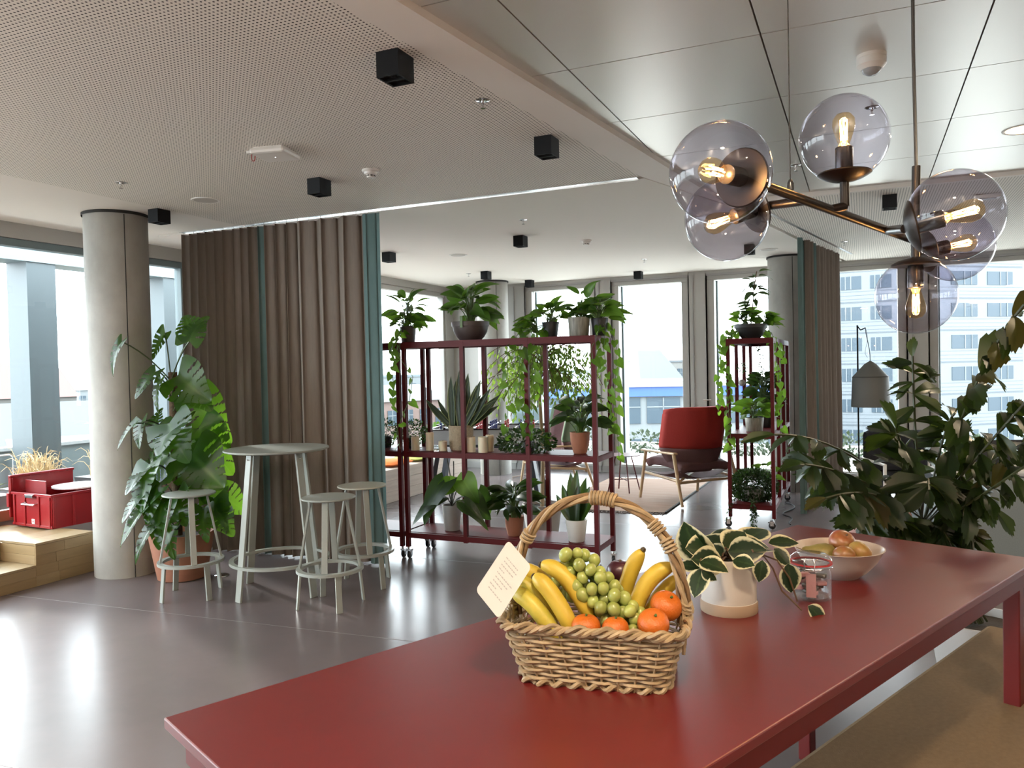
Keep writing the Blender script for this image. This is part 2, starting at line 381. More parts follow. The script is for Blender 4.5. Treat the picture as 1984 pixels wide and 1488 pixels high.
struct('wall_right', MB().box(6.0, 6.2, -3.2, 11.45, 0, 3.0), M_wall, 'pale wall closing the room on the right', smooth=False)
struct('wall_front', MB().box(-6.2, 6.2, -3.4, -3.2, 0, 3.0), M_wall, 'pale wall behind the kitchen', smooth=False)

# concrete columns
def column(x, y, r, label):
    t = thing('concrete_column', label, 'column', (x, y, 0))
    n = 48
    part('shaft', MB().lathe([(r, 0), (r, 2.895)], n), M_conc, t)
    part('top_joint', MB().lathe([(r+.012, 2.875), (r+.012, 2.899)], n), M_dark, t)
    a = math.atan2(-y, -x)+.25
    part('formwork_seam', MB().tube([(math.cos(a)*r, math.sin(a)*r, .0), (math.cos(a)*r, math.sin(a)*r, 2.87)], .004, 5), M_dark, t)
    return t
column(-5.50, 4.52, .237, 'raw concrete column beside the wooden step and monstera')
column(-5.09, 10.72, .235, 'raw concrete column in the far window corner')
column(-.84, 10.32, .235, 'raw concrete column behind the rolling shelf and curtain')

# ---------------------------------------------------------------- red table in front
TA = math.atan2(.916, .401)          # its long direction
TN = Vector((-1.256, 1.104, 0)); TL = Vector((math.cos(TA), math.sin(TA), 0)); TP = Vector((math.sin(TA), -math.cos(TA), 0))
def tw(a, p, z): return TN + TL*a + TP*p + Vector((0, 0, z))
t = thing('island_table', 'long red laminate table carrying the fruit basket', 'table', tw(0, 0, 0), TA)
def tb(mb, a0, a1, p0, p1, z0, z1): return mb.box(a0, a1, -p1, -p0, z0, z1)
part('tabletop', tb(MB(), 0, 2.5, 0, .848, .908, .93), M_red, t, smooth=False, bevel=.003)
for q in ((.03, 2.47, .03, .055), (.03, 2.47, .793, .818), (.03, .055, .055, .793), (2.445, 2.47, .055, .793)): part('apron', tb(MB(), *q, .84, .908), M_redm, t, smooth=False)
for a in (.035, 2.42):
    for p in (.035, .763): part('leg', tb(MB(), a, a+.05, p, p+.05, 0, .84), M_redm, t, smooth=False, bevel=.004)
part('end_panel', tb(MB(), .035, .05, .10, .748, .12, .84), M_redm, t, smooth=False)
M_tan = mat('tan wool seat', (.21, .145, .085), .9, noise=(60, .15), bump=(200, .3), spec=.1)
t = thing('bench', 'tan upholstered bench tucked under the red table', 'bench', tw(0, 0, 0), TA)
part('seat', tb(MB(), .72, 3.25, .47, 1.05, .36, .45), M_tan, t, smooth=False, bevel=.02)
for a in (.76, 3.1):
    for p in (.52, .96): part('leg', tb(MB(), a, a+.05, p, p+.05, 0, .36), M_redm, t, smooth=False)

# ---------------------------------------------------------------- fruit basket
M_wick = mat('peeled willow', (0.400, 0.296, 0.172), .5, noise=((40, 40, 40), .3), var=.16)
M_wick2 = mat('brown willow', (0.240, 0.152, 0.076), .5, noise=((40, 40, 40), .35))
BA = R(9); BC = Vector((-.536, 1.627, .93))
bk = thing('fruit_basket', 'wicker basket with arched handle full of fruit on the red table', 'basket', BC, BA)
BH = .137
def ring(z, grow=0):
    """rounded rectangle of the basket at height z -> function of s in 0..1"""
    k = z/BH; hx = .153+.040*k+grow; hy = .095+.030*k+grow; rc = .045
    def f(s):
        per = [2*(hx-rc), pi/2*rc, 2*(hy-rc), pi/2*rc]*2; tot = sum(per); d = (s % 1)*tot; i = 0
        while d > per[i] and i < 7: d -= per[i]; i += 1
        q = d/per[i]
        cs = [(hx-rc, -hy+rc), (hx-rc, hy-rc), (-hx+rc, hy-rc), (-hx+rc, -hy+rc)]
        if i == 0: p = (-hx+rc+2*(hx-rc)*q, -hy)
        elif i == 2: p = (hx, -hy+rc+2*(hy-rc)*q)
        elif i == 4: p = (hx-rc-2*(hx-rc)*q, hy)
        elif i == 6: p = (-hx, hy-rc-2*(hy-rc)*q)
        else:
            a = -pi/2+(i//2)*pi/2+q*pi/2; c = cs[(i//2) % 4]; p = (c[0]+rc*math.cos(a), c[1]+rc*math.sin(a))
        return Vector((p[0], p[1], z))
    return f
NS = 28
def outward(f, s):
    d = f(s+.004)-f(s-.004); return Vector((d.y, -d.x, 0)).normalized()
for i in range(NS):
    s = i/NS; pts = []
    for k in range(6):
        z = BH*k/5; pts.append(ring(z)(s))
    part('stake', MB().tube(pts, .0024, 5), M_wick, bk)
ROWS = 12
for j in range(ROWS):
    z = .016+(BH-.036)*j/(ROWS-1); f = ring(z); pts = []
    nseg = NS*5
    for i in range(nseg):
        s = i/nseg; w = math.cos(pi*NS*s+(pi if j % 2 else 0))
        pts.append(f(s)+outward(f, s)*(.0040*w)+Vector((0, 0, U(-.0006, .0006))))
    part('weaver', MB().tube(pts, .0036 if j % 3 else .0041, 5, closed=True), M_wick, bk)
for zz, gr, rr, tw_ in ((.006, .002, .0050, 26), (.006, .002, .0050, 26), (BH-.010, .003, .0052, 22), (BH-.010, .003, .0052, 22), (BH-.004, .004, .0052, 22)):
    f = ring(zz, gr); ph = U(0, 6.28); pts = []
    for i in range(180):
        s = i/180; a = 2*pi*tw_*s+ph; pts.append(f(s)+outward(f, s)*(.0055*math.cos(a))+Vector((0, 0, .0055*math.sin(a))))
    part('rim_braid' if zz > .05 else 'base_braid', MB().tube(pts, rr, 6, closed=True), M_wick, bk)
part('base', MB().prism([tuple(ring(.004)(i/48))[:2] for i in range(48)], .001, .006), M_wick2, bk, smooth=False)
def hand(q): # handle arch, q 0..1 from the left foot to the right foot
    a = pi*q; return Vector((-.186*math.cos(a)*(1+.06*math.sin(a)), .0, BH-.02+.265*math.sin(a)**.85))
for k in range(4):
    pts = []
    for i in range(61):
        q = i/60; a = 2*pi*3.2*q+k*pi/2; sp = .0065*(1+.9*abs(2*q-1)**3); c = hand(q)
        d = (hand(min(1, q+.01))-hand(max(0, q-.01))).normalized(); y = Vector((0, 1, 0)); x = d.cross(y)
        pts.append(c+(x*math.cos(a)+y*math.sin(a))*sp)
    part('handle_cane', MB().tube(pts, .0052, 7), M_wick if k % 2 else M_wick2, bk)
for q0, n in ((.20, 3), (.49, 8), (.72, 4), (.785, 4)):
    for k in range(n):
        q = q0+k*.0115; c = hand(q); d = (hand(q+.01)-hand(q-.01)).normalized(); y = Vector((0, 1, 0)); x = d.cross(y)
        part('handle_binding', MB().tube([c+(x*math.cos(a)+y*math.sin(a))*.0135+d*(.002*math.sin(a)) for a in [2*pi*i/14 for i in range(14)]], .0034, 5, closed=True), M_wick, bk)
for sx_ in (-1, 1):     # canes that run down into the rim on both sides of a foot
    for dy in (-.03, -.012, .012, .03):
        a = hand(.10 if sx_ < 0 else .90); pts = arc(a, (sx_*.190, dy*.6, BH+.02), (sx_*.185, dy, BH-.075), 8)
        part('handle_root', MB().tube(pts, .0042, 6), M_wick, bk)
    f = MB()
    for k in range(5):
        z = BH-.02+k*.012; f.tube([(sx_*.19+.009*math.cos(a), .02*math.sin(a), z+.006*math.cos(a*1.0+k)) for a in [2*pi*i/12 for i in range(12)]], .0042, 6, closed=True)
    part('handle_knot', f, M_wick, bk)
def bw_(x, y, z): return BC + Matrix.Rotation(BA, 4, 'Z') @ Vector((x, y, z))

M_ban = mat('banana skin', (0.515, 0.359, 0.035), .45, noise=(30, .2, (.56, .42, .05)))
M_bang = mat('greenish banana skin', (0.390, 0.359, 0.047), .45, noise=(30, .2, (.60, .46, .06)))
M_bant = mat('banana tip', (.05, .035, .015), .7)
def banana(parent, a, m_, b, r=.0165, mt=None):
    pts = arc(a, m_, b, 14); rs = []
    for i in range(15):
        q = i/14; rs.append(r*max(.30, min(1, 1.25*math.sin(pi*min(1, q*.92+.05))**.55)))
    pts = [Vector(p)-Vector(parent.location) for p in pts]
    o = part('banana', MB().tube(pts, rs, 6), mt or M_ban, parent, ang=1.2)
    o.modifiers.new('round', 'SUBSURF').levels = 1; o.modifiers['round'].render_levels = 1
    L_ = obj('banana_tip', MB().tube([pts[0], pts[0]+(pts[0]-pts[1])*.5], [rs[0]*.8, rs[0]*.5], 6).mesh('banana_tip', M_bant), o)
    return o
bl = thing('banana_bunch', 'bunch of yellow bananas at the left end of the basket', 'bananas', bw_(-.10, 0, .03))
for a, m_, b, mt in (
    (bw_(-.178, -.040, .175), bw_(-.130, -.07, .185), bw_(-.065, -.070, .075), M_bang),
    (bw_(-.185, -.028, .190), bw_(-.130, -.03, .215), bw_(-.085, -.035, .090), M_bang),
    (bw_(-.192, .000, .208), bw_(-.140, .010, .235), bw_(-.075, .030, .13), M_ban),
    (bw_(-.130, -.045, .215), bw_(-.085, -.065, .205), bw_(-.028, -.072, .085), M_ban),
    (bw_(-.122, -.010, .232), bw_(-.055, -.018, .235), bw_(-.004, -.035, .115), M_ban)):
    banana(bl, a, m_, b, .0225, mt)
br = thing('banana_bunch', 'pair of yellow bananas standing up at the right of the basket', 'bananas', bw_(.10, 0, .03))
banana(br, bw_(.098, .040, .262), bw_(.050, .050, .200), bw_(.045, .045, .085), .0215)
banana(br, bw_(.165, .030, .232), bw_(.090, .020, .220), bw_(.070, .0, .085), .0225)
banana(br, bw_(.185, .060, .205), bw_(.120, .055, .170), bw_(.090, .040, .085), .018)
M_grape = mat('green grape', (0.320, 0.368, 0.104), .22, var=.18)
_n = M_grape.node_tree.nodes['Principled BSDF']; _n.inputs['Subsurface Weight'].default_value = .5; _n.inputs['Subsurface Radius'].default_value = (.006, .008, .003); _n.inputs['Subsurface Scale'].default_value = 1
gb = thing('grape_bunch', 'bunch of pale green grapes heaped in the middle of the basket', 'grapes', bw_(0, 0, .03))
gm = MB().sphere((0, 0, 0), .0135, 14, 9, (1, 1, 1.15)).mesh('grape', M_grape)
pl = []
random.seed(21)
for tries in range(6000):
    q = U(0, 1); c = lerp((-.045, .005, .215), (.095, -.045, .115), q); rad = .052*(1-.35*q)
    v = Vector((U(-1, 1), U(-1, 1), U(-1, 1)))
    if v.length > 1: continue
    p = c+Vector((v.x*rad*1.05, v.y*rad*.8, v.z*rad))
    if p.z < .10: continue
    if all((p-o).length > .0225 for o in pl): pl.append(p)
    if len(pl) > 84: break
for p in pl:
    g = obj('grape', gm, gb, bw_(*p)-Vector(gb.location)); g.rotation_euler = (U(-.6, .6), U(-.6, .6), U(0, 6)); g.scale = (U(.9, 1.12),)*3
part('grape_stem', MB().tube([bw_(-.045, .005, .24), bw_(0, -.01, .20), bw_(.06, -.03, .14)], .003, 5), M_stem, gb, world=True)
M_orange = mat('tangerine peel', (0.518, 0.122, 0.011), .4, bump=(300, .35))
M_plum = mat('dark plum skin', (.05, .012, .022), .3)
def fruit(name, c, r, m_, label, cat, sq=.88, dimple=True):
    pr = []
    for j in range(15):
        a = pi*j/14; rr = r*math.sin(a); z = -r*sq*math.cos(a)
        if dimple and j > 10: z -= r*.16*((j-10)/4)**2
        pr.append((max(rr, 1e-4), z))
    t = thing(name, label, cat, c); part('fruit_body', MB().lathe(pr, 24), m_, t, ang=2)
    part('stalk', MB().tube([(0, 0, r*sq*.78), (.002, 0, r*sq*.98)], [.0022, .003], 6), M_stem if 'tang' in name else M_bark, t); return t
fruit('tangerine', bw_(.128, -.075, .138), .033, M_orange, 'tangerine at the front right of the basket', 'tangerine').rotation_euler = (.5, .3, 0)
fruit('tangerine', bw_(.150, -.015, .158), .034, M_orange, 'tangerine lying high against the right basket handle', 'tangerine').rotation_euler = (.3, .5, 0)
fruit('tangerine', bw_(.052, -.090, .128), .028, M_orange, 'tangerine peeking over the rim between the grapes', 'tangerine')
fruit('tangerine', bw_(-.010, -.086, .126), .031, M_orange, 'tangerine under the grapes next to the bananas', 'tangerine')
fruit('plum', bw_(.042, .070, .205), .030, M_plum, 'dark purple plum behind the grapes', 'plum')
fruit('plum', bw_(.03, .04, .11), .034, M_plum, 'dark purple plum hidden low in the basket', 'plum') if False else None
# paper tag tied to the handle
M_paper = mat('white paper tag', (0.533, 0.540, 0.547), .6)
M_ink = mat('grey print', (.33, .34, .36), .7)
c4 = [Vector((-0.705, 1.539, 1.226)), Vector((-0.644, 1.521, 1.177)), Vector((-0.682, 1.437, 1.095)), Vector((-0.744, 1.453, 1.136))]
tg = thing('paper_tag', 'white printed paper tag hanging on the left of the basket handle', 'tag', c4[2])
nx = (c4[1]-c4[0]); ny = (c4[3]-c4[0]); nn = nx.cross(ny).normalized()*.0006
poly = []
for (cu, cv) in ((0, 0), (1, 0), (1, 1), (0, 1)):
    for k in range(5):
        a = {(0, 0): pi, (1, 0): 1.5*pi, (1, 1): 0, (0, 1): .5*pi}[(cu, cv)]+k*pi/8
        u = (.12 if cu == 0 else .88)+.12*math.cos(a); v = (.08 if cv == 0 else .92)+.08*math.sin(a); poly.append(c4[0]+nx*u+ny*v)
n_ = len(poly)
part('card', MB().add([p-nn for p in poly]+[p+nn for p in poly], [tuple(range(n_)), tuple(range(n_, 2*n_))[::-1]]+[(i, (i+1) % n_, n_+(i+1) % n_, n_+i) for i in range(n_)]), M_paper, tg, world=True, smooth=False)
ink = MB(); sg = 1 if nn.dot(Vector((0, 0, 1.6))-c4[0]) > 0 else -1
for k in range(9):
    v = .22+k*.07; u0 = .22+U(0, .05); u1 = U(.6, .84) if k % 4 != 3 else .45
    u = u0
    while u < u1:
        w = U(.03, .09); p = c4[0]+nx*u+ny*v+nn*sg*1.6
        ink.add([p, p+nx*w, p+nx*w+ny*.018, p+ny*.018], [(0, 1, 2, 3)]); u += w+.022
part('printed_lines', ink, M_ink, tg, world=True, smooth=False)
part('string', MB().tube(arc(c4[0]+nx*.86+ny*.13, c4[0]+nx*1.0+ny*.02+Vector((0, 0, .01)), bw_(*hand(.12))+Vector((0, -.016, 0)), 8), .0008, 5), M_paper, tg, world=True)

# ---------------------------------------------------------------- pot with variegated trailing plant, jar, fruit bowl
M_wpot = mat('white glazed pot', (0.496, 0.464, 0.424), .4); M_bisq = mat('unglazed pot foot', (0.322, 0.231, 0.161), .8)
# ---------------------------------------------------------------- leaf shapes (unit length along +y, face up +z)
def leafmesh(name, wfun, m_, nt=9, cols=(-1, -.55, 0, .55, 1), fold=.18, droop=.25, wave=0, keep=None, tend=None, back=0):
    v, f, u = [], [], []; nc = len(cols)
    for i in range(nt+1):
        q = i/nt
        for c in cols:
            te = tend(c) if tend else 1
            qq = q*te; w = wfun(q)
            y = qq-back*abs(c)*(1-q)**3
            x = c*w; z = fold*abs(c)*w-droop*qq*qq+wave*math.sin(q*9+c*2)*abs(c)
            v.append((x, y, z)); u.append(abs(c))
    for i in range(nt):
        for j in range(nc-1):
            q = (i+.5)/nt; c = (cols[j]+cols[j+1])/2
            if keep and not keep(q, c): continue
            f.append((i*nc+j, i*nc+j+1, (i+1)*nc+j+1, (i+1)*nc+j))
    me = bpy.data.meshes.new(name); me.from_pydata(v, [], f); me.materials.append(m_)
    at = me.attributes.new('u', 'FLOAT', 'POINT'); at.data.foreach_set('value', u)
    me.polygons.foreach_set('use_smooth', [True]*len(me.polygons)); me.update(); return me
def w_lance(k): return lambda q: k*(max(0, math.sin(pi*q**.85)))**.8+.004
def w_heart(k): return lambda q: k*(1-q)**.62*(1.0+.35*math.sin(pi*min(1, q*1.4)))*(.78 if q < .01 else 1)+.003
def w_sword(k): return lambda q: k*(.7+.3*math.sin(pi*min(1, q*1.1)))*(1-q**6)+.002
LM = {
 'poth': [leafmesh('heart_leaf', w_heart(.36), M_lpoth, 8, fold=.2, droop=d, back=.16) for d in (.15, .4)],
 'spath': [leafmesh('lance_leaf', w_lance(.22), M_lspath, 9, fold=.3, droop=d) for d in (.15, .5)],
 'dark': [leafmesh('dark_lance_leaf', w_lance(.22), M_ldark, 8, fold=.25, droop=d) for d in (.2, .5)],
 'sans': [leafmesh('sword_leaf', w_sword(.075), M_lsans, 10, fold=.5, droop=d) for d in (.0, .12)],
 'sansd': [leafmesh('dark_sword_leaf', w_sword(.10), M_ldark, 10, fold=.5, droop=d) for d in (.05, .2)],
 'hoya': [leafmesh('variegated_leaf', w_lance(.27), M_lhoya, 8, (-1, -.8, -.5, 0, .5, .8, 1), .2, d) for d in (.12, .35)],
 'big': [leafmesh('shield_leaf', w_heart(.40), M_lpoth, 10, fold=.15, droop=.35, back=.2, wave=.01)],
 'bigd': [leafmesh('dark_shield_leaf', w_heart(.40), M_ldark, 10, fold=.15, droop=.35, back=.2, wave=.012)],
}
def mkeep(q, c):
    if abs(c) < .36: return True
    s = (q*7.2-abs(c)*.9) % 1
    return not (s < .20 and .14 < q < .88 and abs(c) > .40)
mc = (-1, -.86, -.7, -.5, -.34, -.16, 0, .16, .34, .5, .7, .86, 1)
def w_mon(q): return .44*(1-q)**.50*(1+.42*math.sin(pi*min(1, q*1.35)))*(.8 if q < .02 else 1)+.004
LM['mon'] = [leafmesh('split_leaf', w_mon, M_lmon, 44, mc, .12, d, .012, mkeep, back=.20) for d in (.18, .42)]
def w_fish(q): return .05+.36*q**.75
def fend(sd):
    rr = random.Random(sd); jag = {}
    def f(c): 
        return 1-.30*abs(c)**1.3+(rr.uniform(-.10, .05))
    return f
fc = [-1+2*i/12 for i in range(13)]
LM['fish'] = []; LM['fishy'] = []
for sd in (1, 2, 3, 4):
    te = {c: fend(sd)(c)+(.09*((i % 2)-.5)) for i, c in enumerate(fc)}
    LM['fish'].append(leafmesh('fishtail_leaf', w_fish, M_lpalm, 7, fc, .22, .22 if sd % 2 else .45, 0, None, lambda c, te=te: te[c]))
    LM['fishy'].append(leafmesh('yellow_fishtail_leaf', w_fish, M_lpalmy, 7, fc, .22, .35, 0, None, lambda c, te=te: te[c]))
def leaf(parent, kind, base, tip, nrm=(0, 0, 1), wid=1.0, name='leaf', roll=0):
    base, tip = Vector(base), Vector(tip); y = tip-base; l = y.length; y = y/l
    n = Vector(nrm); z = n-y*n.dot(y)
    if z.length < 1e-3: z = y.orthogonal()
    z.normalize()
    if roll: z = Matrix.Rotation(roll, 3, y) @ z
    x = y.cross(z)
    me = random.choice(LM[kind]) if isinstance(kind, str) else kind
    o = obj(name, me, parent)
    M = Matrix(((x.x*l*wid, y.x*l, z.x*l, base.x), (x.y*l*wid, y.y*l, z.y*l, base.y), (x.z*l*wid, y.z*l, z.z*l, base.z), (0, 0, 0, 1)))
    o.matrix_local = Matrix.Translation(-Vector(parent.location)) @ M
    return o
def pot(parent, r0, r1, h, m_, rim=0, z=0, n=32, mname='pot', soil=True):
    th = max(.006, r1*.06); p = [(r0*.0+.001, z), (r0*.93, z), (r0, z+.006)]
    if rim: p += [(r0+(r1-r0)*(1-rim/h), z+h-rim), (r1+.010, z+h-rim), (r1+.014, z+h-.004), (r1+.010, z+h)]
    else: p += [(r1, z+h-.004), (r1-.002, z+h)]
    p += [(r1-th, z+h), (r1-th*1.3, z+h*.88)]
    o = part(mname, MB().lathe(p, n), m_, parent)
    if soil: part('soil', MB().lathe([(r1-th*1.2, z+h*.88), (r1*.5, z+h*.90), (.001, z+h*.90)], n), M_soil, parent)
    return o
def stems(parent, lst, r=.004, m_=None, n=5, name='stems'):
    mb = MB()
    for pts in lst: mb.tube(pts, r if not isinstance(r, list) else r, n)
    return part(name, mb, m_ or M_stem, parent, world=True)
def clump(parent, kind, c, n, h, spread, size, up=.5, petiole=.6, r=.003, flat=.4, lim=None, az=None, m_=None, wid=1.0):
    """leaves on arching stalks from the pot centre c; spread = reach sideways, h = height reached"""
    st = []; c = Vector(c)
    for i in range(n):
        a = az[0]+(az[1]-az[0])*U(0, 1) if az else 2*pi*i/n*2.4+U(-.4, .4)
        q = (i+.5)/n; out = spread*(.25+.75*q**.8)*U(.8, 1.1); hh = h*(1-.75*q**1.5)*U(.85, 1.1)
        d = Vector((math.cos(a), math.sin(a), 0)); b = c+Vector((U(-.02, .02), U(-.02, .02), 0))
        base = b+d*out*.55+Vector((0, 0, hh*.72)); s = size*U(.75, 1.15)
        tipd = (d*(.45+.55*q)+Vector((0, 0, up*(1-1.3*q)))).normalized(); tip = base+tipd*s
        st.append(arc(b, b+d*out*.15+Vector((0, 0, hh*.65)), base, 5))
        nn = Vector((U(-.5, .5), U(-1.2, .1), U(.35, 1.0)))
        leaf(parent, kind, base, tip, nn, wid)
    stems(parent, st, r, m_)
def vine(parent, kind, pts, n, size, r=.0022, drop=.6, nrm=(0, -1, .25), spread=.5):
    """leaves strung along a trailing stem"""
    P = [Vector(p) for p in pts]; seg = [(P[i+1]-P[i]).length for i in range(len(P)-1)]; tot = sum(seg)
    def at(s):
        d = s*tot
        for i, l in enumerate(seg):
            if d <= l or i == len(seg)-1: return P[i].lerp(P[i+1], d/l)
            d -= l
    for i in range(n):
        b = at((i+.6)/n); a = U(0, 6.28); s = size*U(.7, 1.15)
        d = Vector((math.cos(a)*spread, math.sin(a)*spread, -drop+U(-.25, .3))).normalized()
        base = b+d*size*.25
        leaf(parent, kind, base, base+d*s, Vector(nrm)+Vector((U(-.6, .6), U(-.5, .5), U(-.3, .5))), U(.9, 1.1))
    return P
def tinybush(parent, c, rad, n, size, m_, name='foliage', sc=(1, 1, 1), hang=None):
    """small leaves too fine to pick apart, one mesh"""
    v, f, u = [], [], []; c = Vector(c)-Vector(parent.location)
    def one(p, d, s):
        x = d.orthogonal().normalized(); x = Matrix.Rotation(U(0, 6.28), 3, d) @ x; o = len(v)
        v.extend([tuple(p), tuple(p+d*s*.5+x*s*.32), tuple(p+d*s), tuple(p+d*s*.5-x*s*.32)]); u.extend([0, 1, .5, 1]); f.append((o, o+1, o+2)); f.append((o, o+2, o+3))
    for i in range(n):
        w = Vector((U(-1, 1), U(-1, 1), U(-1, 1)))
        while w.length > 1 or w.length < .05: w = Vector((U(-1, 1), U(-1, 1), U(-1, 1)))
        w = w.normalized()*w.length**.5
        p = c+Vector((w.x*rad*sc[0], w.y*rad*sc[1], w.z*rad*sc[2]))
        d = (w+Vector((U(-.7, .7), U(-.7, .7), U(-.9, .5)))).normalized(); one(p, d, size*U(.7, 1.3))
    for (a, b, k) in (hang or []):
        a, b = Vector(a)-Vector(parent.location), Vector(b)-Vector(parent.location)
        for i in range(k):
            q = U(0, 1); p = a.lerp(b, q)+Vector((U(-1, 1), U(-1, 1), 0))*size*.7; one(p, Vector((U(-1, 1), U(-1, 1), U(-1, .4))).normalized(), size*U(.7, 1.2))
    me = bpy.data.meshes.new(name); me.from_pydata(v, [], f); me.materials.append(m_)
    at = me.attributes.new('u', 'FLOAT', 'POINT'); at.data.foreach_set('value', u)
    o = obj(name, me, parent); o['kind'] = 'stuff'; return o

# ---- variegated plant on the table
random.seed(3)
HC = Vector((-.338, 2.165, .93))
t = thing('potted_plant', 'variegated cream edged trailing plant in a white pot on the red table', 'plant', HC)
part('pot', MB().lathe([(.001, .004), (.070, .004), (.0735, .008), (.0735, .030), (.0725, .031), (.0725, .144), (.071, .147), (.064, .147), (.063, .13)], 40), M_wpot, t)
part('pot_foot', MB().lathe([(.001, 0), (.0745, 0), (.076, .004), (.076, .026), (.0742, .030)], 40), M_bisq, t)
part('soil', MB().lathe([(.064, .130), (.001, .135)], 32), M_soil, t)
H0 = HC+Vector((0, 0, .14))
st = []
def hl(bx, by, tx, ty, db, dt, n=(0, -.3, 1)):
    pass
hoya = [  # base, tip, facing
 ((-0.398, 2.143, 1.052), (-0.438, 2.095, 1.153), (-.3, -1, .3)), ((-0.358, 2.151, 1.074), (-0.407, 2.053, 1.120), (0, -.8, .6)), ((-0.348, 2.133, 1.082), (-0.424, 2.188, 1.111), (0, -.2, 1)),
 ((-0.351, 2.198, 1.092), (-0.420, 2.233, 1.123), (0, -.4, 1)), ((-0.341, 2.137, 1.100), (-0.304, 2.209, 1.136), (0, -.9, .5)), ((-0.341, 2.092, 1.075), (-0.393, 2.026, 1.098), (0, -.9, .5)),
 ((-0.351, 2.198, 1.104), (-0.256, 2.208, 1.125), (0, -.25, 1)), ((-0.332, 2.119, 1.100), (-0.253, 2.100, 1.113), (0, -1, .25)), ((-0.367, 2.235, 1.105), (-0.387, 2.292, 1.123), (0, -.8, .5)),
 ((-0.339, 2.181, 1.094), (-0.334, 2.228, 1.133), (0, -.7, .5)), ((-0.266, 2.116, 1.103), (-0.234, 2.185, 1.118), (0, -.4, 1)), ((-0.391, 2.037, 1.087), (-0.331, 2.010, 1.093), (0, -.5, .9)),
 ((-0.380, 2.009, 1.072), (-0.350, 2.000, 1.055), (-.2, -.9, .3)), ((-0.381, 2.031, 1.073), (-0.396, 1.990, 1.019), (-.3, -1, .1)), ((-0.390, 2.049, 1.068), (-0.443, 2.047, 1.075), (0, -.5, .8)),
 ((-0.243, 2.246, 1.101), (-0.175, 2.266, 1.108), (0, -.4, .9)), ((-0.244, 2.125, 1.082), (-0.250, 2.110, 1.035), (.2, -1, .1)), ((-0.224, 2.211, 1.096), (-0.187, 2.205, 1.059), (.5, -.7, .5)),
 ((-0.188, 2.204, 1.059), (-0.179, 2.196, 0.992), (.4, -.8, .2)), ((-0.139, 2.191, 0.954), (-0.098, 2.197, 0.919), (0, -.6, .8)), ((-0.312, 2.073, 1.089), (-0.264, 2.050, 1.089), (0, -.7, .7)),
 ((-0.391, 2.223, 1.062), (-0.467, 2.243, 1.047), (0, -.3, 1)), ((-0.314, 2.280, 1.092), (-0.267, 2.367, 1.119), (0, -.4, 1))]
for bs, tp, nm in hoya: leaf(t, 'hoya', bs, Vector(bs)+(Vector(tp)-Vector(bs))*1.15, nm, 1.45)
st = [arc(H0, Vector(b_[0])+Vector((0, 0, .02)), b_[0], 5) for b_ in hoya[:15]]
st.append([H0, (-0.253, 2.121, 1.100), (-0.216, 2.192, 1.069), (-0.184, 2.194, 1.023), (-0.166, 2.201, 0.960)])
st.append([H0, (-0.241, 2.127, 1.092), (-0.226, 2.187, 1.048), (-0.203, 2.185, 0.989), (-0.155, 2.200, 0.938)])
stems(t, st, .0024, mat('brown vine stem', (.10, .055, .03), .6))

# ---- clip top jar
JC = Vector((-.140, 2.353, .93))
t = thing('glass_jar', 'clip top glass jar with red seal standing before the bowl', 'jar', JC)
part('jar_body', MB().lathe([(.001, .002), (.050, .002), (.054, .008), (.054, .078), (.050, .088), (.056, .092), (.056, .100), (.050, .100), (.0505, .090), (.050, .010), (.001, .007)], 40), M_clear, t)
part('rubber_seal', MB().lathe([(.050, .100), (.0575, .100), (.0575, .1035), (.050, .1035)], 40), mat('red rubber', (.45, .03, .03), .5), t)
part('jar_lid', MB().lathe([(.050, .1035), (.057, .1035), (.058, .108), (.056, .116), (.046, .124), (.040, .126), (.001, .1245)], 40), M_clear, t)
wire = MB()
for k in (-1, 1): wire.tube([(-.02, -.059*1, .088), (k*.012, -.060, .090), (k*.014, -.060, .112), (k*.010, -.052, .124)], .0014, 6)
wire.tube([(.0578*math.cos(a), .0578*math.sin(a), .094) for a in [2*pi*i/32 for i in range(32)]], .0013, 5, closed=True)
part('wire_clip', wire, M_chrome, t)
M_choc = mat('foil wrapped sweets', (.11, .10, .09), .3, metal=.4, var=.7); M_pinkw = mat('pink wrapper', (.62, .30, .33), .4)
random.seed(5)
for k in range(15):
    a = k*2.4; rr = .031*(k % 5)/4+.004
    part('sweet', MB().cbox((rr*math.cos(a), rr*math.sin(a), .016+.0128*(k//3)+.0), (.030, .020, .012), a), M_choc if k % 4 else M_pinkw, t, bevel=.004)
part('label_card', MB().box(-.010, .016, -.0475, -.0465, .014, .080), M_pinkw, t, smooth=False)

# ---- bowl of apples and pears
OC = Vector((-.075, 2.625, .93))
M_bowl = mat('pale stoneware bowl', (0.495, 0.435, 0.390), .3)
t = thing('fruit_bowl', 'pale stoneware bowl of apples and pears on the red table', 'bowl', OC)
part('bowl', MB().lathe([(.001, .003), (.058, .0), (.062, .004), (.080, .016), (.110, .050), (.131, .088), (.134, .090), (.130, .0905), (.106, .056), (.075, .022), (.001, .012)], 48), M_bowl, t)
M_apple = mat('red yellow apple', (.26, .052, .026), .35, noise=(18, .3, (.24, .15, .045))); M_pear = mat('olive pear', (0.225, 0.188, 0.053), .45, noise=(40, .25)); M_applg = mat('yellow apple', (0.264, 0.224, 0.056), .38, noise=(14, .3, (.32, .15, .05)))
fruit('apple', OC+Vector((.010, .035, .098)), .041, M_apple, 'red blushed apple on top of the fruit bowl', 'apple').rotation_euler = (.5, .35, .2)
fruit('apple', OC+Vector((.018, -.048, .072)), .035, M_apple, 'orange red apple at the front of the fruit bowl', 'apple').rotation_euler = (-.9, .2, 0)
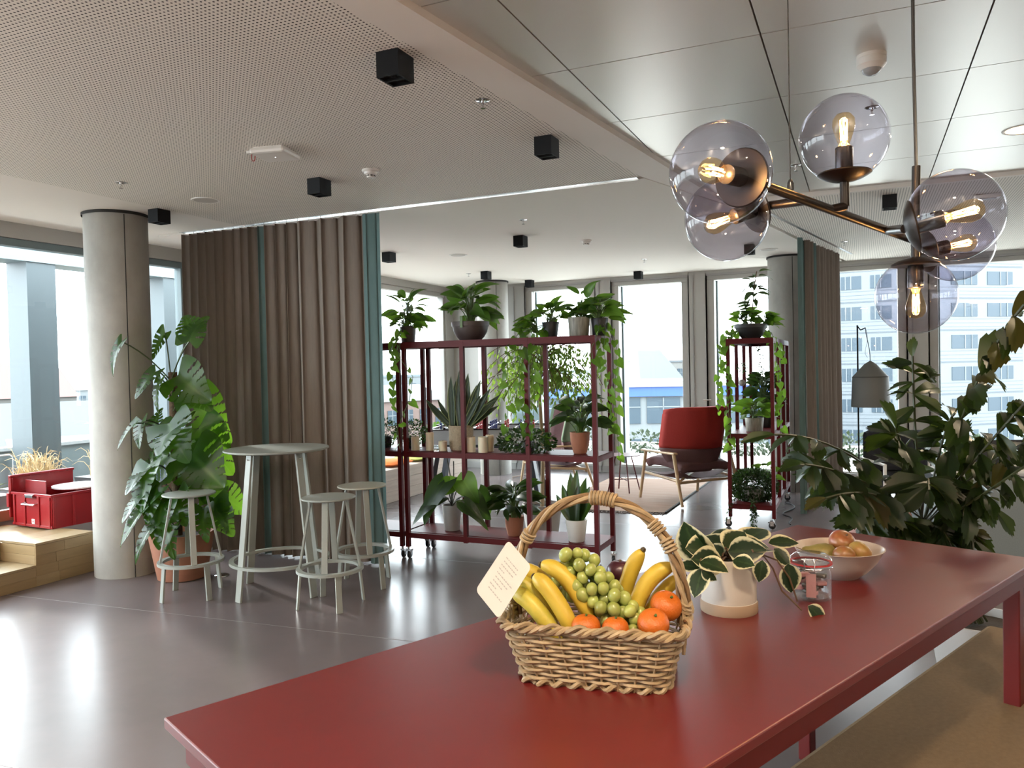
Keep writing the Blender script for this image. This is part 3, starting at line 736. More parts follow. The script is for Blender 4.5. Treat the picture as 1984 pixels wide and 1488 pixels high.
fruit('apple', OC+Vector((.060, -.008, .078)), .037, M_applg, 'yellow apple at the right of the fruit bowl', 'apple').rotation_euler = (-.3, .8, .2)
t = thing('pear', 'olive green pear lying in the left of the fruit bowl', 'pear', OC+Vector((-.038, -.012, .066)))
o = part('fruit_body', MB().lathe([(.0005, -.034), (.020, -.031), (.033, -.016), (.035, .004), (.027, .028), (.017, .048), (.013, .062), (.007, .069), (.0005, .070)], 24), M_pear, t, ang=2)
part('stalk', MB().tube([(0, 0, .068), (.002, .004, .088)], [.002, .003], 6), M_bark, t)
t.rotation_euler = (0, R(-80), R(8))

# ---------------------------------------------------------------- globe chandelier
GL = [('A', Vector((-0.252, 1.594, 1.975)), Vector((-0.196, 1.740, 1.981))), ('B', Vector((-0.297, 1.957, 1.947)), Vector((-0.206, 2.032, 1.988))),
      ('C', Vector((-0.034, 2.002, 2.117)), None), ('D', Vector((0.189, 1.988, 1.914)), Vector((0.114, 1.987, 1.898))), ('E', Vector((0.240, 2.525, 1.915)), Vector((0.160, 2.489, 1.900))), ('F', Vector((0.130, 2.330, 1.765)), None)]
HUB = Vector((0.130, 2.334, 1.911))
ch = thing('globe_chandelier', 'dark bronze chandelier with six smoked glass globes and glowing bulbs', 'chandelier', (HUB.x, HUB.y, HUB.z))
gsh = MB().sphere((0, 0, 0), .1, 40, 24)
gme = gsh.mesh('globe', M_smoke)
def socket(c, ax, r=.1):
    """globe with cap, socket and bulb, ax points from the cap to the bulb"""
    M = ax.to_track_quat('Z', 'Y').to_matrix().to_4x4(); L_ = c-Vector(ch.location)
    g = obj('globe', gme, ch, L_)
    cap = [(.001, -.104)]+[(.1025*math.sin(a), -.1025*math.cos(a)) for a in [R(x) for x in (8, 16, 24, 32, 36)]]+[(.058, -.0795), (.018, -.079)]
    o = obj('globe_cap', MB().lathe(cap, 32, (0, 0, 0), M).mesh('globe_cap', M_bronze), ch, L_)
    o = obj('lamp_socket', MB().lathe([(.018, -.08), (.0195, -.075), (.0195, -.022), (.017, -.020), (.001, -.020)], 20, (0, 0, 0), M).mesh('lamp_socket', M_blackm), ch, L_)
    b = obj('bulb', MB().lathe([(.012, -.022), (.013, -.012), (.020, .008), (.0255, .028), (.0245, .044), (.016, .056), (.001, .060)], 24, (0, 0, 0), M).mesh('bulb', M_bulbg), ch, L_)
    f = MB()
    for k in range(6):
        a = 2*pi*k/6; f.tube([M @ Vector((.007*math.cos(a), .007*math.sin(a), -.004)), M @ Vector((.0085*math.cos(a+.5), .0085*math.sin(a+.5), .042))], .0013, 4)
    obj('filament', f.mesh('filament', M_fil), b)
    ld = bpy.data.lights.new('bulb_light', 'POINT'); ld.energy = .9; ld.color = (1, .62, .30); ld.shadow_soft_size = .012
    lo = bpy.data.objects.new('bulb_light', ld); COL.objects.link(lo); lo.parent = ch; lo.location = L_+ax*.02
AR = {}
for n_, c, cp in GL:
    if n_ == 'C': ax = Vector((0, 0, 1))
    elif n_ == 'F': ax = Vector((0, 0, -1))
    else: ax = (c-cp).normalized()
    socket(c, ax); AR[n_] = c-ax*.1
def arm(*pts, r=.0105): part('arm', MB().tube(pts, r, 14), M_bronze, ch, world=True)
J1 = AR['A'].lerp(HUB, .80)
arm(AR['A'], HUB)
arm(AR['B'], AR['A'].lerp(HUB, .30))
cb = AR['A'].lerp(HUB, .44)
arm(Vector((AR['C'].x, AR['C'].y, AR['C'].z)), Vector((AR['C'].x, AR['C'].y, cb.z+.01)))
arm(Vector((AR['C'].x, AR['C'].y, cb.z+.01)), cb)
arm(J1, AR['D'])
arm(HUB, AR['E'])
part('stem', MB().tube([AR['F'], HUB, Vector((0.135, 2.340, 2.107))], .0105, 14), M_bronze, ch, world=True)
tp = Vector((0.135, 2.340, 2.107))
part('cable', MB().tube([tp, tp+Vector((-.004, 0, .3)), Vector((tp.x-.004, tp.y, 2.932))], .0045, 8), M_blackm, ch, world=True)
part('ceiling_canopy', MB().lathe([(.001, 2.905), (.05, 2.905), (.055, 2.91), (.055, 2.932)], 32, (tp.x-.004, tp.y, 0)), M_bronze, ch, world=True)
wp = AR['A'].lerp(HUB, .22)
part('support_wire', MB().tube([wp+Vector((0, 0, .022)), Vector((wp.x, wp.y, 2.932))], .0013, 6), M_blackm, ch, world=True)
part('wire_gripper', MB().lathe([(.001, .0), (.007, .002), (.007, .018), (.003, .026), (.001, .026)], 12, wp+Vector((0, 0, .008))), M_blackm, ch, world=True)

# ---------------------------------------------------------------- ceiling fittings
def spot(x, y, label):
    t = thing('ceiling_spotlight', label, 'spotlight', (x, y, 2.9), 0, 'black cube ceiling spotlights')
    a, b_, h = .052, .062, .105
    body = MB(); body.box(-a, a, -b_, b_, -h+.012, 0)
    part('housing', body, M_black, t, smooth=False)
    fr = MB(); fr.box(-a, a, -b_, -b_+.008, -h, -h+.012); fr.box(-a, a, b_-.008, b_, -h, -h+.012); fr.box(-a, -a+.008, -b_+.008, b_-.008, -h, -h+.012); fr.box(a-.008, a, -b_+.008, b_-.008, -h, -h+.012); fr.box(-a+.008, a-.008, -.006, .006, -h, -h+.012)
    part('louvre', fr, M_black, t, smooth=False)
    for s in (-1, 1): part('lamp_lens', MB().disc((0, s*.029, -h+.0115), .02, 20), M_blackm, t)
spots = [(-1.75, 2.80, 'black cube spotlight nearest the camera beside the beam'), (-1.63, 4.20, 'black cube spotlight beside the beam before the curtain rail'), (-3.35, 4.36, 'black cube spotlight above the taupe curtain, left of the smoke detector'),
 (-5.05, 4.55, 'black cube spotlight right beside the left concrete column'), (-3.09, 7.19, 'black cube spotlight centred above the plant shelf'), (-4.78, 7.42, 'black cube spotlight half hidden by the teal curtain edge'),
 (-4.63, 9.57, 'black cube spotlight in front of the far corner column'), (-4.55, 10.90, 'black cube spotlight at the left back window'), (-2.85, 10.78, 'black cube spotlight at the middle back window'), (-1.13, 9.06, 'black cube spotlight before the right concrete column'), (.21, 6.97, 'black cube spotlight on the perforated ceiling behind the chandelier')]
for s in spots: spot(*s)
def sprinkler(x, y, z, label):
    t = thing('sprinkler', label, 'sprinkler', (x, y, z), 0, 'ceiling sprinklers')
    part('rosette', MB().lathe([(.001, -.004), (.030, -.004), (.036, -.001), (.036, 0)], 24), M_chrome, t)
    part('sprinkler_body', MB().lathe([(.008, -.004), (.008, -.018), (.004, -.022), (.004, -.036)], 12), M_chrome, t)
    part('deflector', MB().lathe([(.001, -.040), (.013, -.040), (.013, -.037), (.001, -.037)], 16), M_chrome, t)
for a in [(-1.67, 3.46, 2.9, 'chrome sprinkler beside the beam, nearest the camera'), (-4.54, 3.78, 2.9, 'chrome sprinkler left on the perforated ceiling'), (-2.72, 6.4, 2.9, 'chrome sprinkler above the plant shelf'),
 (-4.93, 9.64, 2.9, 'chrome sprinkler near the far corner column'), (-2.45, 9.56, 2.9, 'chrome sprinkler before the middle back window'), (-.17, 9.40, 2.9, 'chrome sprinkler beside the right curtain'), (-.40, 5.70, 2.932, 'chrome sprinkler on the metal panels left of the chandelier'), (.06, 4.60, 2.932, 'chrome sprinkler on the metal panels behind the top globe')]: sprinkler(*a)
def smoke(x, y, label):
    t = thing('smoke_detector', label, 'detector', (x, y, 2.9), 0, 'smoke detectors')
    part('mount_base', MB().lathe([(.055, 0), (.055, -.012), (.050, -.016), (.045, -.016)], 28), M_white, t)
    part('sensor_head', MB().lathe([(.045, -.016), (.040, -.030), (.028, -.034), (.028, -.044), (.024, -.052), (.001, -.052)], 28), M_white, t)
    for k in range(8):
        a = 2*pi*k/8; part('vent_slot', MB().cbox((.0285*math.cos(a), .0285*math.sin(a), -.040), (.003, .014, .006), a), M_dark, t, smooth=False)
smoke(-2.9, 4.31, 'white smoke detector on the perforated ceiling'); smoke(-2.6, 7.78, 'white smoke detector on the plain ceiling beyond the rail')
t = thing('access_point', 'white square wireless access point with a red loop', 'access point', (-3.12, 3.66, 2.9), R(12))
part('ap_body', MB().box(-.11, .11, -.11, .11, -.042, -.008), M_white, t, smooth=False, bevel=.016)
part('ap_mount', MB().box(-.09, .09, -.09, .09, -.008, 0), M_white, t, smooth=False)
part('cable_clip', MB().box(-.17, -.11, -.03, .0, -.014, 0), M_white, t, smooth=False)
part('red_loop', MB().tube([(-.125+.012*math.cos(a), -.03, -.036+.028*math.sin(a)) for a in [2*pi*i/16 for i in range(16)]], .0025, 6, closed=True), mat('red plastic loop', (.4, .02, .015), .4), t)
part('status_led', MB().sphere((.0, -.0, -.0425), .003, 8, 6), mat('white status light', (1, 1, 1), .5, emit=((1, 1, 1), 2)), t)
def speaker(x, y, label):
    t = thing('ceiling_speaker', label, 'speaker', (x, y, 2.9), 0, 'round ceiling speakers')
    part('speaker_rim', MB().lathe([(.085, -.004), (.10, -.006), (.105, -.002), (.105, 0)], 36), M_white, t)
    part('speaker_grille', MB().disc((0, 0, -.004), .086, 36), mat('grey grille', (.52, .49, .46), .7), t)
speaker(-4.47, 4.46, 'round white ceiling speaker near the left column'); speaker(-4.22, 8.0, 'round white ceiling speaker beyond the curtain rail'); speaker(-.98, 9.55, 'round white ceiling speaker beside the right spotlight')
t = thing('motion_sensor', 'white round motion sensor above the chandelier', 'sensor', (.05, 3.82, 2.932))
part('sensor_base', MB().lathe([(.062, 0), (.062, -.016), (.060, -.017), (.062, -.018), (.061, -.044), (.044, -.062), (.040, -.062)], 32), M_white, t)
part('sensor_lens', MB().lathe([(.040, -.060), (.036, -.074), (.022, -.084), (.001, -.088)], 24), mat('milky lens', (.35, .36, .38), .2), t)
def downlight(x, y, label, power):
    t = thing('downlight', label, 'downlight', (x, y, 2.932), 0, 'recessed round downlights')
    part('trim_ring', MB().lathe([(.095, -.003), (.108, -.006), (.114, -.002), (.114, 0)], 36), M_white, t)
    part('lamp_lens', MB().disc((0, 0, -.003), .096, 36), M_downl, t)
    ld = bpy.data.lights.new('downlight_lamp', 'AREA'); ld.shape = 'DISK'; ld.size = .18; ld.energy = power; ld.color = (1, .78, .52)
    lo = bpy.data.objects.new('downlight_lamp', ld); COL.objects.link(lo); lo.parent = t; lo.location = (0, 0, -.01)
downlight(.88, 5.47, 'lit warm downlight in the metal panels right of the chandelier', 12)
downlight(2.54, 5.47, 'added unseen warm downlight further right in the metal panels', 12)  # extra lamp outside the view, put in for more room light
downlight(.05, .46, 'added unseen warm downlight over the kitchen, beside the beam', 18)  # added out of view, as daylight alone leaves the room dim
downlight(2.54, .46, 'added unseen warm downlight over the kitchen at the right', 18)  # second kitchen lamp added unseen to brighten the room
def pendant(x, y, label):  # bowl lamps added behind the camera to brighten the ceiling
    zc = 2.9 if x < -1.8 else 2.932
    t = thing('added_uplight', label, 'added pendant lamp', (x, y, zc), 0, 'added bowl pendants lighting the ceiling')
    part('canopy', MB().lathe([(.05, 0), (.05, -.02), (.001, -.022)], 24), M_bronze, t); part('cable', MB().tube([(0, 0, -.02), (0, 0, -.80)], .004, 6), M_blackm, t)
    part('bowl', MB().lathe([(.001, -.86), (.10, -.85), (.18, -.80), (.21, -.74), (.205, -.74), (.17, -.795), (.08, -.83), (.001, -.835)], 36), M_lampg, t)
    part('lamp_disc', MB().lathe([(.004, -.80), (.165, -.795)], 32), M_upl, t)
M_upl = mat('added uplight disc', (1, .8, .6), .5, emit=((1, .82, .66), 150))
pendant(-3.2, -1.2, 'added bowl uplight behind the camera over the open floor, left'); pendant(-4.9, .2, 'added bowl uplight nearest the left glazing behind the camera'); pendant(-.78, -.9, 'added bowl uplight over the kitchen behind the camera, left'); pendant(.88, -.9, 'added bowl uplight over the kitchen behind the camera, centre'); pendant(2.54, -.9, 'added bowl uplight over the kitchen behind the camera, right')
t = thing('curtain_rail', 'aluminium curtain rail recessed across the ceiling', 'rail', (-3.5, 5.39, 2.9))
part('rail_channel', MB().box(-2.2, 2.08, -.04, .04, .0, .012), M_alu, t, smooth=False)
part('rail_lip', MB().box(-2.2, 2.08, -.04, -.034, -.004, .0), M_alu, t, smooth=False); part('rail_lip', MB().box(-2.2, 2.08, .034, .04, -.004, .0), M_alu, t, smooth=False)
t = thing('curtain_rail', 'aluminium curtain rail running back to the right curtain', 'rail', (rail_x(6.9), 6.9, 2.9))
part('rail_channel', MB().bar((.12, .0, -.004), (rail_x(10.5)+.24-rail_x(6.9), 3.6, -.004), .03, .008), M_alu, t, smooth=False)

# ---------------------------------------------------------------- curtains
def curtain(name, label, path, panels, seed, z0=.012, z1=2.875):
    """path: function of running length -> (point, outward normal); panels: (s0, s1, fold pitch, amplitude, material, part name)"""
    rnd = random.Random(seed); p0 = path(panels[0][0])[0]
    t = thing(name, label, 'curtain', (p0.x, p0.y, z0))
    for s0, s1, pitch, amp, m_, pn in panels:
        nf = max(1, round((s1-s0)/pitch)); ka = [rnd.uniform(.55, 1.25) for _ in range(nf+2)]; kb = [rnd.uniform(-.25, .25) for _ in range(nf+2)]; kc = [rnd.uniform(-.3, .3) for _ in range(nf+2)]
        def fn(u, v):
            x = u*nf; i = min(int(x), nf-1); fr = x-i
            A = amp*(ka[i]*(1-fr)+ka[i+1]*fr)*(.82+.3*(1-v)); sh = (kb[i]*(1-fr)+kb[i+1]*fr)*(1-v)*pitch
            w = math.sin(2*pi*x+.6*math.sin(2*pi*x)+kc[i]*(1-v)); s = s0+(s1-s0)*u+sh*math.sin(pi*u)+.10*pitch*math.sin(4*pi*x)
            p, n = path(s); q = p+n*A*w; return (q.x-p0.x, q.y-p0.y, (z1-z0)*v)
        part(pn, MB().grid(fn, max(6, nf*14), 14), m_, t, ang=3)
    g = MB()
    s = panels[0][0]
    while s < panels[-1][1]:
        p, n = path(s); g.tube([(p.x-p0.x, p.y-p0.y, z1-z0-.01), (p.x-p0.x, p.y-p0.y, 2.9-z0)], .0022, 5); s += .12
    part('glider', g, M_white, t); return t
def pathL(s):
    x = -5.68+s; k = max(0, -4.5-x)
    y = 5.385+.0*k
    return Vector((x, y, 0)), Vector((0, -1, 0))
curtain('curtain', 'tightly gathered taupe curtain with a teal edge beside the monstera', pathL, [(0, .88, .098, .064, M_taupe, 'curtain_fabric'), (.87, .96, .09, .03, M_teal, 'teal_edge')], 5)
curtain('curtain', 'loosely folded taupe curtain with a wide teal edge beside the plant shelf', pathL, [(.945, 1.30, .115, .060, M_taupe, 'curtain_fabric'), (1.30, 1.97, .20, .072, M_taupe, 'curtain_fabric'), (1.965, 2.13, .16, .022, M_teal, 'teal_edge')], 9)
def pathR(s):
    d = Vector((.36, 1.75, 0)).normalized(); p = Vector((-.60, 8.62, 0))+d*s; return p, Vector((d.y, -d.x, 0))
curtain('curtain', 'dark taupe and teal curtain hanging right of the tall plant shelf', pathR, [(0, .26, .26, .05, M_teal, 'teal_edge'), (.25, .50, .12, .07, M_taupe, 'curtain_fabric'), (.49, .74, .24, .06, M_teal, 'teal_edge'), (.73, 1.75, .12, .06, M_taupe, 'curtain_fabric')], 12)

# ---------------------------------------------------------------- stools and bar table
def ringmesh(r, w, h, z, n=48):
    return MB().lathe([(r-w/2, z-h/2), (r+w/2, z-h/2), (r+w/2, z+h/2), (r-w/2, z+h/2), (r-w/2, z-h/2)], n)
def stool(x, y, rz, label, seat_m=None):
    t = thing('bar_stool', label, 'stool', (x, y, 0), rz, 'grey round bar stools')
    H = .745
    part('seat', MB().lathe([(.001, H-.016), (.165, H-.016), (.182, H-.011), (.184, H-.006), (.180, H-.001), (.001, H)], 48), seat_m or M_stool, t)
    for k in range(4):
        a = pi/2*k+.3; d = Vector((math.cos(a), math.sin(a), 0)); tg_ = Vector((-d.y, d.x, 0))
        part('leg', MB().bar(d*.205+Vector((0, 0, .262)), d*.118+Vector((0, 0, H-.016)), .040, .014, up=d), M_stool, t, smooth=False, bevel=.002)
        a += .42; d = Vector((math.cos(a), math.sin(a), 0))
        part('lower_leg', MB().bar(d*.228, d*.205+Vector((0, 0, .238)), .040, .014, up=d), M_stool, t, smooth=False, bevel=.002)
    part('foot_ring', ringmesh(.208, .038, .020, .252), M_stool, t)
stool(-4.454, 4.20, R(35), 'grey bar stool in front of the monstera pot')
stool(-3.345, 4.36, R(10), 'grey bar stool nearest the camera, right of the bar table')
stool(-3.43, 4.88, R(30), 'grey bar stool with pale seat against the teal curtain edge', mat('pale grey green lacquer', (.42, .42, .36), .4))
t = thing('bar_table', 'round grey bar table with a foot ring before the curtain', 'table', (-3.925, 4.53, 0), 0)
part('tabletop', MB().lathe([(.001, 1.030), (.355, 1.030), (.372, 1.036), (.374, 1.042), (.370, 1.047), (.001, 1.048)], 64), M_stool, t)
for k in range(4):
    a = math.atan2(-.35, -.067)+pi/2*k; d = Vector((math.cos(a), math.sin(a), 0))
    o = part('leg', MB().bar(d*.362, d*.235+Vector((0, 0, 1.03)), .058, .018, up=d), M_stool, t, smooth=False, bevel=.003)
    part('bolt', MB().sphere(d*.255+Vector((0, 0, .985)), .006, 8, 6), M_chrome, t)
part('foot_ring', ringmesh(.338, .034, .020, .235, 64), M_stool, t)

# ---------------------------------------------------------------- oak step and crate at the left window
t = thing('oak_platform', 'light oak step platform under the left window', 'platform', (-5.95, 3.9, 0))
def pb(mb, x0, x1, y0, y1, z0, z1): return mb.box(x0+5.95, x1+5.95, y0-3.9, y1-3.9, z0, z1)
M_oaks = [mat('oak board %d' % k, c, .45, noise=((2, 3, 26), .22)) for k, c in enumerate(((.33, .23, .115), (.36, .26, .14), (.30, .205, .10)))]
M_oakt = [mat('oak tread %d' % k, c, .42, noise=((2, 30, 3), .16)) for k, c in enumerate(((.34, .245, .13), (.37, .27, .15)))]
XF, YN, YE = -5.79, 3.955, 4.452
core = MB(); pb(core, -6.90, -6.22, -1.0, YE, 0, .312); pb(core, -6.22, XF-.016, YN+.016, YE, 0, .312); pb(core, -6.22, XF-.016, -1.0, YN, 0, .148)
part('core', core, M_oaks[0], t, smooth=False)
random.seed(8)
for k in range(4):      # front boards of the high step
    z0 = .002+.0775*k; cut = U(4.08, 4.36)
    for y0, y1 in ((YN, cut), (cut+.002, YE)): part('front_board', pb(MB(), XF-.015, XF, y0, y1, z0, z0+.0762), random.choice(M_oaks), t, smooth=False)
for k in range(2):
    z0 = .002+.073*k; part('front_board', pb(MB(), XF-.015, XF, -1.0, YN-.002, z0, z0+.0717), M_oaks[k], t, smooth=False)
for k in range(2): part('side_board', pb(MB(), -6.22, XF-.016, YN, YN+.015, .166+.0725*k, .237+.0725*k), M_oaks[1-k], t, smooth=False)
for k in range(2): part('riser_board', pb(MB(), -6.22, -6.205, -1.0, YN-.002, .166+.0725*k, .237+.0725*k), M_oaks[k+1], t, smooth=False)
for k in range(4):
    y0 = -1.0+k*1.24; part('top_board', pb(MB(), -6.90, -6.205, y0, y0+1.235, .313, .33), M_oakt[k % 2], t, smooth=False)
for k in range(2): part('top_board', pb(MB(), -6.204+.208*k, -5.998+.2075*k, YN, YE, .313, .33), M_oakt[k], t, smooth=False)
for k in range(2): part('tread_board', pb(MB(), -6.204+.208*k, -5.998+.2075*k, -1.0, YN-.002, .149, .165), M_oakt[k], t, smooth=False)
t = thing('storage_crate', 'open red plastic crate with raised lid on the oak step', 'crate', (-6.45, 4.68, .33), R(-4))
M_cratd = mat('dark red plastic flap', (.22, .012, .014), .45)
w, d, h = .275, .28, .285         # half sizes: x towards the window, y along the wall
sh = MB()
for a in ((-w, -w+.006, -d, d, 0, h), (w-.006, w, -d, d, 0, h), (-w+.006, w-.006, -d, -d+.006, 0, h), (-w+.006, w-.006, d-.006, d, 0, h), (-w+.006, w-.006, -d+.006, d-.006, 0, .006)): sh.box(*a)
part('crate_shell', sh, M_cratr, t, smooth=False)
rb = MB(); rb.box(-w-.012, w+.012, -d-.012, -d, h-.02, h+.003); rb.box(w, w+.012, -d, d, h-.02, h+.003); rb.box(-w-.012, -w, -d, d, h-.02, h+.003)
part('crate_rim', rb, M_cratr, t, smooth=False, bevel=.003)
for x in (-.25, -.10, .10, .25): part('rib', MB().box(x-.012, x+.012, -d-.010, -d, .005, h-.02), M_cratr, t, smooth=False, bevel=.003)
for y in (-.26, -.09, .09, .25): part('rib', MB().box(w, w+.010, y-.012, y+.012, .005, h-.02), M_cratr, t, smooth=False, bevel=.003)
part('foot_band', MB().box(-w-.006, w+.006, -d-.006, -d, .002, .022), M_cratr, t, smooth=False, bevel=.002)
hb = MB().tube([(-.085, -d, h-.08), (-.085, -d-.035, h-.09), (.085, -d-.035, h-.09), (.085, -d, h-.08)], .009, 8)
o = part('carry_handle', hb, M_chrome, t); part('handle_bracket', MB().box(-.055, .055, -d-.03, -d-.012, h-.035, h-.005), M_chrome, o, smooth=False, bevel=.004)
o = part('crate_label', MB().box(-.005, .035, -d-.004, -d-.0005, .028, .068), M_white, t, smooth=False)
part('label_mark', MB().box(.008, .022, -d-.0050, -d-.004, .041, .055), mat('red print', (.5, .02, .02), .5), o, smooth=False)
lid = MB(); lid.box(-w-.034, -w-.016, -d-.02, d, .06, h+.145); lid.box(-w-.016, -w+.004, -d-.02, d, h+.122, h+.145); lid.box(-w-.016, -w+.004, -d-.02, -d+.004, h+.006, h+.122)
part('lid', lid, M_cratr, t, smooth=False, bevel=.008)
for k in range(6): part('lid_slot', MB().box(-w+.004, -w+.0055, -d+.06+k*.085, -d+.075+k*.085, h+.118, h+.128), M_cratd, t, smooth=False)
part('divider_flap', MB().box(-w+.03, w-.22, -d+.09, -d+.10, .06, h+.095), M_cratd, t, smooth=False, bevel=.004)
part('latch_block', MB().box(-w-.045, -w-.014, -d-.03, -d-.014, h-.13, h-.01), M_cratr, t, smooth=False)
solo('round_tray', MB().lathe([(.001, 0), (.21, 0), (.222, .008), (.222, .020), (.206, .022), (.001, .020)], 48), mat('white tray', (.82, .82, .82), .3), 'white round tray lying on the open red crate', 'tray', (-6.40, 4.80, .33+h+.004))
t = thing('floor_outlet', 'small round metal floor outlet beside the terracotta pot', 'outlet', (-4.66, 4.70, 0))
part('outlet_cover', MB().lathe([(.001, .010), (.045, .010), (.055, .004), (.056, 0)], 28), M_chrome, t)

# ---------------------------------------------------------------- monstera
random.seed(11)
MC = Vector((-4.93, 4.56, 0))
t = thing('potted_monstera', 'tall monstera on a moss pole in a big terracotta pot beside the column', 'plant', MC)
pot(t, .185, .245, .36, M_terra, rim=0)
part('moss_pole', MB().tube([(-.06, .02, .30), (-.06, .02, 1.0), (-.062, .02, 1.62)], [.036, .036, .034], 12), M_moss, t)
part('saucer', MB().lathe([(.001, .0), (.16, .0), (.165, .012), (.150, .004)], 32), M_terra, t)
PX_ = Vector((MC.x-.06, MC.y+.02, 0))
mon = [ # base, tip, facing, width
 ((-4.714, 4.528, 1.919), (-4.829, 4.535, 2.080), (0, -.6, .7), 1.0), ((-4.698, 4.479, 1.850), (-4.669, 4.551, 2.065), (.1, -1, .3), 1.0), ((-5.170, 4.268, 1.861), (-5.258, 4.169, 1.666), (-.2, -1, .2), .45), ((-5.110, 4.625, 1.937), (-5.225, 4.569, 1.753), (0, -1, .3), .6),
 ((-4.935, 4.368, 1.626), (-5.010, 4.221, 1.467), (-.3, -1, .3), .9), ((-4.818, 4.309, 1.567), (-4.874, 4.224, 1.358), (-.4, -.8, .2), .8), ((-4.780, 4.436, 1.591), (-4.525, 4.437, 1.424), (.2, -1, .3), 1.05), ((-4.723, 4.514, 1.481), (-4.567, 4.526, 1.341), (.3, -.8, .5), .9),
 ((-4.772, 4.600, 1.418), (-4.534, 4.590, 1.119), (.5, -1, .2), .8), ((-4.724, 4.288, 1.239), (-4.564, 4.190, 1.022), (0, -1, .4), 1.25), ((-4.704, 4.353, 1.254), (-4.701, 4.131, 1.070), (-.2, -1, .5), 1.2), ((-5.041, 4.256, 1.238), (-5.142, 4.153, 1.082), (-.4, -.8, .5), .55),
 ((-5.036, 4.314, 1.254), (-5.000, 4.216, 1.078), (-.3, -1, .3), .8), ((-4.907, 4.311, 1.039), (-4.879, 4.212, 0.935), (-.6, -.8, .3), .7), ((-4.718, 4.564, 1.178), (-4.482, 4.553, 0.885), (.5, -1, .2), .9), ((-4.650, 4.425, 0.994), (-4.368, 4.382, 0.796), (.2, -1, .5), 1.15),
 ((-4.793, 4.527, 1.028), (-4.644, 4.481, 0.889), (0, -.9, .5), 1.0), ((-4.661, 4.473, 0.909), (-4.575, 4.343, 0.716), (.1, -1, .2), 1.1), ((-4.937, 4.295, 0.923), (-4.953, 4.066, 0.780), (-.3, -1, .5), .9), ((-4.903, 4.256, 0.929), (-4.836, 4.061, 0.654), (-.2, -1, .4), .85),
 ((-4.923, 4.243, 0.735), (-4.957, 4.027, 0.578), (-.4, -1, .5), .8), ((-4.792, 4.248, 0.798), (-4.740, 4.047, 0.586), (-.1, -1, .4), .9), ((-4.787, 4.193, 0.710), (-4.921, 3.962, 0.442), (-.4, -.9, .6), .6), ((-4.685, 4.183, 0.660), (-4.676, 4.017, 0.429), (-.1, -1, .5), .95),
 ((-4.731, 4.159, 0.528), (-4.812, 3.955, 0.355), (-.3, -.8, .7), .65), ((-4.621, 4.154, 0.536), (-4.525, 4.028, 0.353), (0, -1, .5), .8), ((-4.648, 4.255, 0.707), (-4.489, 4.158, 0.543), (.1, -1, .3), .9), ((-4.573, 4.509, 0.769), (-4.430, 4.514, 0.578), (.5, -1, .3), .9),
 ((-4.502, 4.539, 0.661), (-4.334, 4.612, 0.566), (.3, -.9, .5), 1.2), ((-4.500, 4.485, 0.658), (-4.447, 4.449, 0.452), (.2, -1, .2), 1.0), ((-4.483, 4.490, 0.579), (-4.359, 4.487, 0.392), (.3, -1, .2), .9), ((-4.947, 4.563, 0.869), (-4.875, 4.592, 0.704), (0, -1, .4), 1.1),
 ((-5.112, 4.497, 1.179), (-5.151, 4.538, 1.340), (0, -1, .4), .9), ((-4.534, 4.413, 0.590), (-4.495, 4.317, 0.398), (0, -1, .3), .9), ((-4.960, 4.223, 0.600), (-5.095, 4.105, 0.486), (-.5, -.8, .6), .6), ((-4.980, 4.497, 0.978), (-5.209, 4.444, 0.773), (0, -1, .5), 1.0)]
st = []
for bs, tp, nm, wd in mon:
    leaf(t, 'mon', bs, Vector(bs)+(Vector(tp)-Vector(bs))*1.1, nm, wd*1.02); bs = Vector(bs)
    z = max(.36, min(1.55, bs.z-.12-.25*abs(bs.x-PX_.x))); a = Vector((PX_.x, PX_.y-.02, z)); st.append(arc(a, a.lerp(bs, .5)+Vector((0, 0, .07)), bs, 6))
stems(t, st, .0055, mat('dark green petiole', (.035, .06, .02), .4))

# ---------------------------------------------------------------- rolling plant shelves
def shelf(name_label, loc, rz):
    t = thing('rolling_shelf', name_label, 'shelf', loc, rz, 'red steel rolling shelves')
    Lx, Dy, w = 1.71, .44, .034
    xs_ = [0, Lx/3, 2*Lx/3, Lx]
    for i, x in enumerate(xs_):
        for y in (0, Dy):
            z0 = .10 if i in (0, 3) else .17
            xx = min(max(x, w/2), Lx-w/2); yy = min(max(y, w/2), Dy-w/2)
            part('post', MB().box(xx-w/2, xx+w/2, yy-w/2, yy+w/2, z0, 1.82), M_shelf, t, smooth=False)
            if i in (0, 3):
                c = MB(); c.lathe([(.010, .10), (.010, .078)], 12, (xx, yy, 0)); c.box(xx-.022, xx+.022, yy-.004, yy+.038, .062, .078); c.box(xx-.018, xx-.012, yy+.002, yy+.034, .030, .066); c.box(xx+.012, xx+.018, yy+.002, yy+.034, .030, .066)
                o = part('caster', c, M_chrome, t)
                M = Matrix.Translation((xx, yy+.018, .033)) @ Matrix.Rotation(pi/2, 4, 'Y')
                part('wheel', MB().lathe([(.001, -.011), (.028, -.011), (.033, -.008), (.033, .008), (.028, .011), (.001, .011)], 24, (0, 0, 0), M), M_blackm, o)
                part('brake_lever', MB().cbox((xx, yy+.046, .060), (.024, .022, .006)), M_blackm, o, smooth=False)
    for z in (.20, .885, 1.80):
        for y in (0, Dy-w): part('long_rail', MB().box(w, Lx-w, y+.002, y+w-.002, z-.022, z+.022), M_shelf, t, smooth=False)
        for x in (0, Lx-w): part('end_rail', MB().box(x+.002, x+w-.002, w, Dy-w, z-.022, z+.022), M_shelf, t, smooth=False)
        part('shelf_board', MB().box(.004, Lx-.004, .004, Dy-.004, z+.022, z+.030) if z > 1.7 else MB().box(.002+w*.0, Lx-.002, .0345, Dy-.0345, z+.018, z+.026), M_shelf, t, smooth=False)
    return t
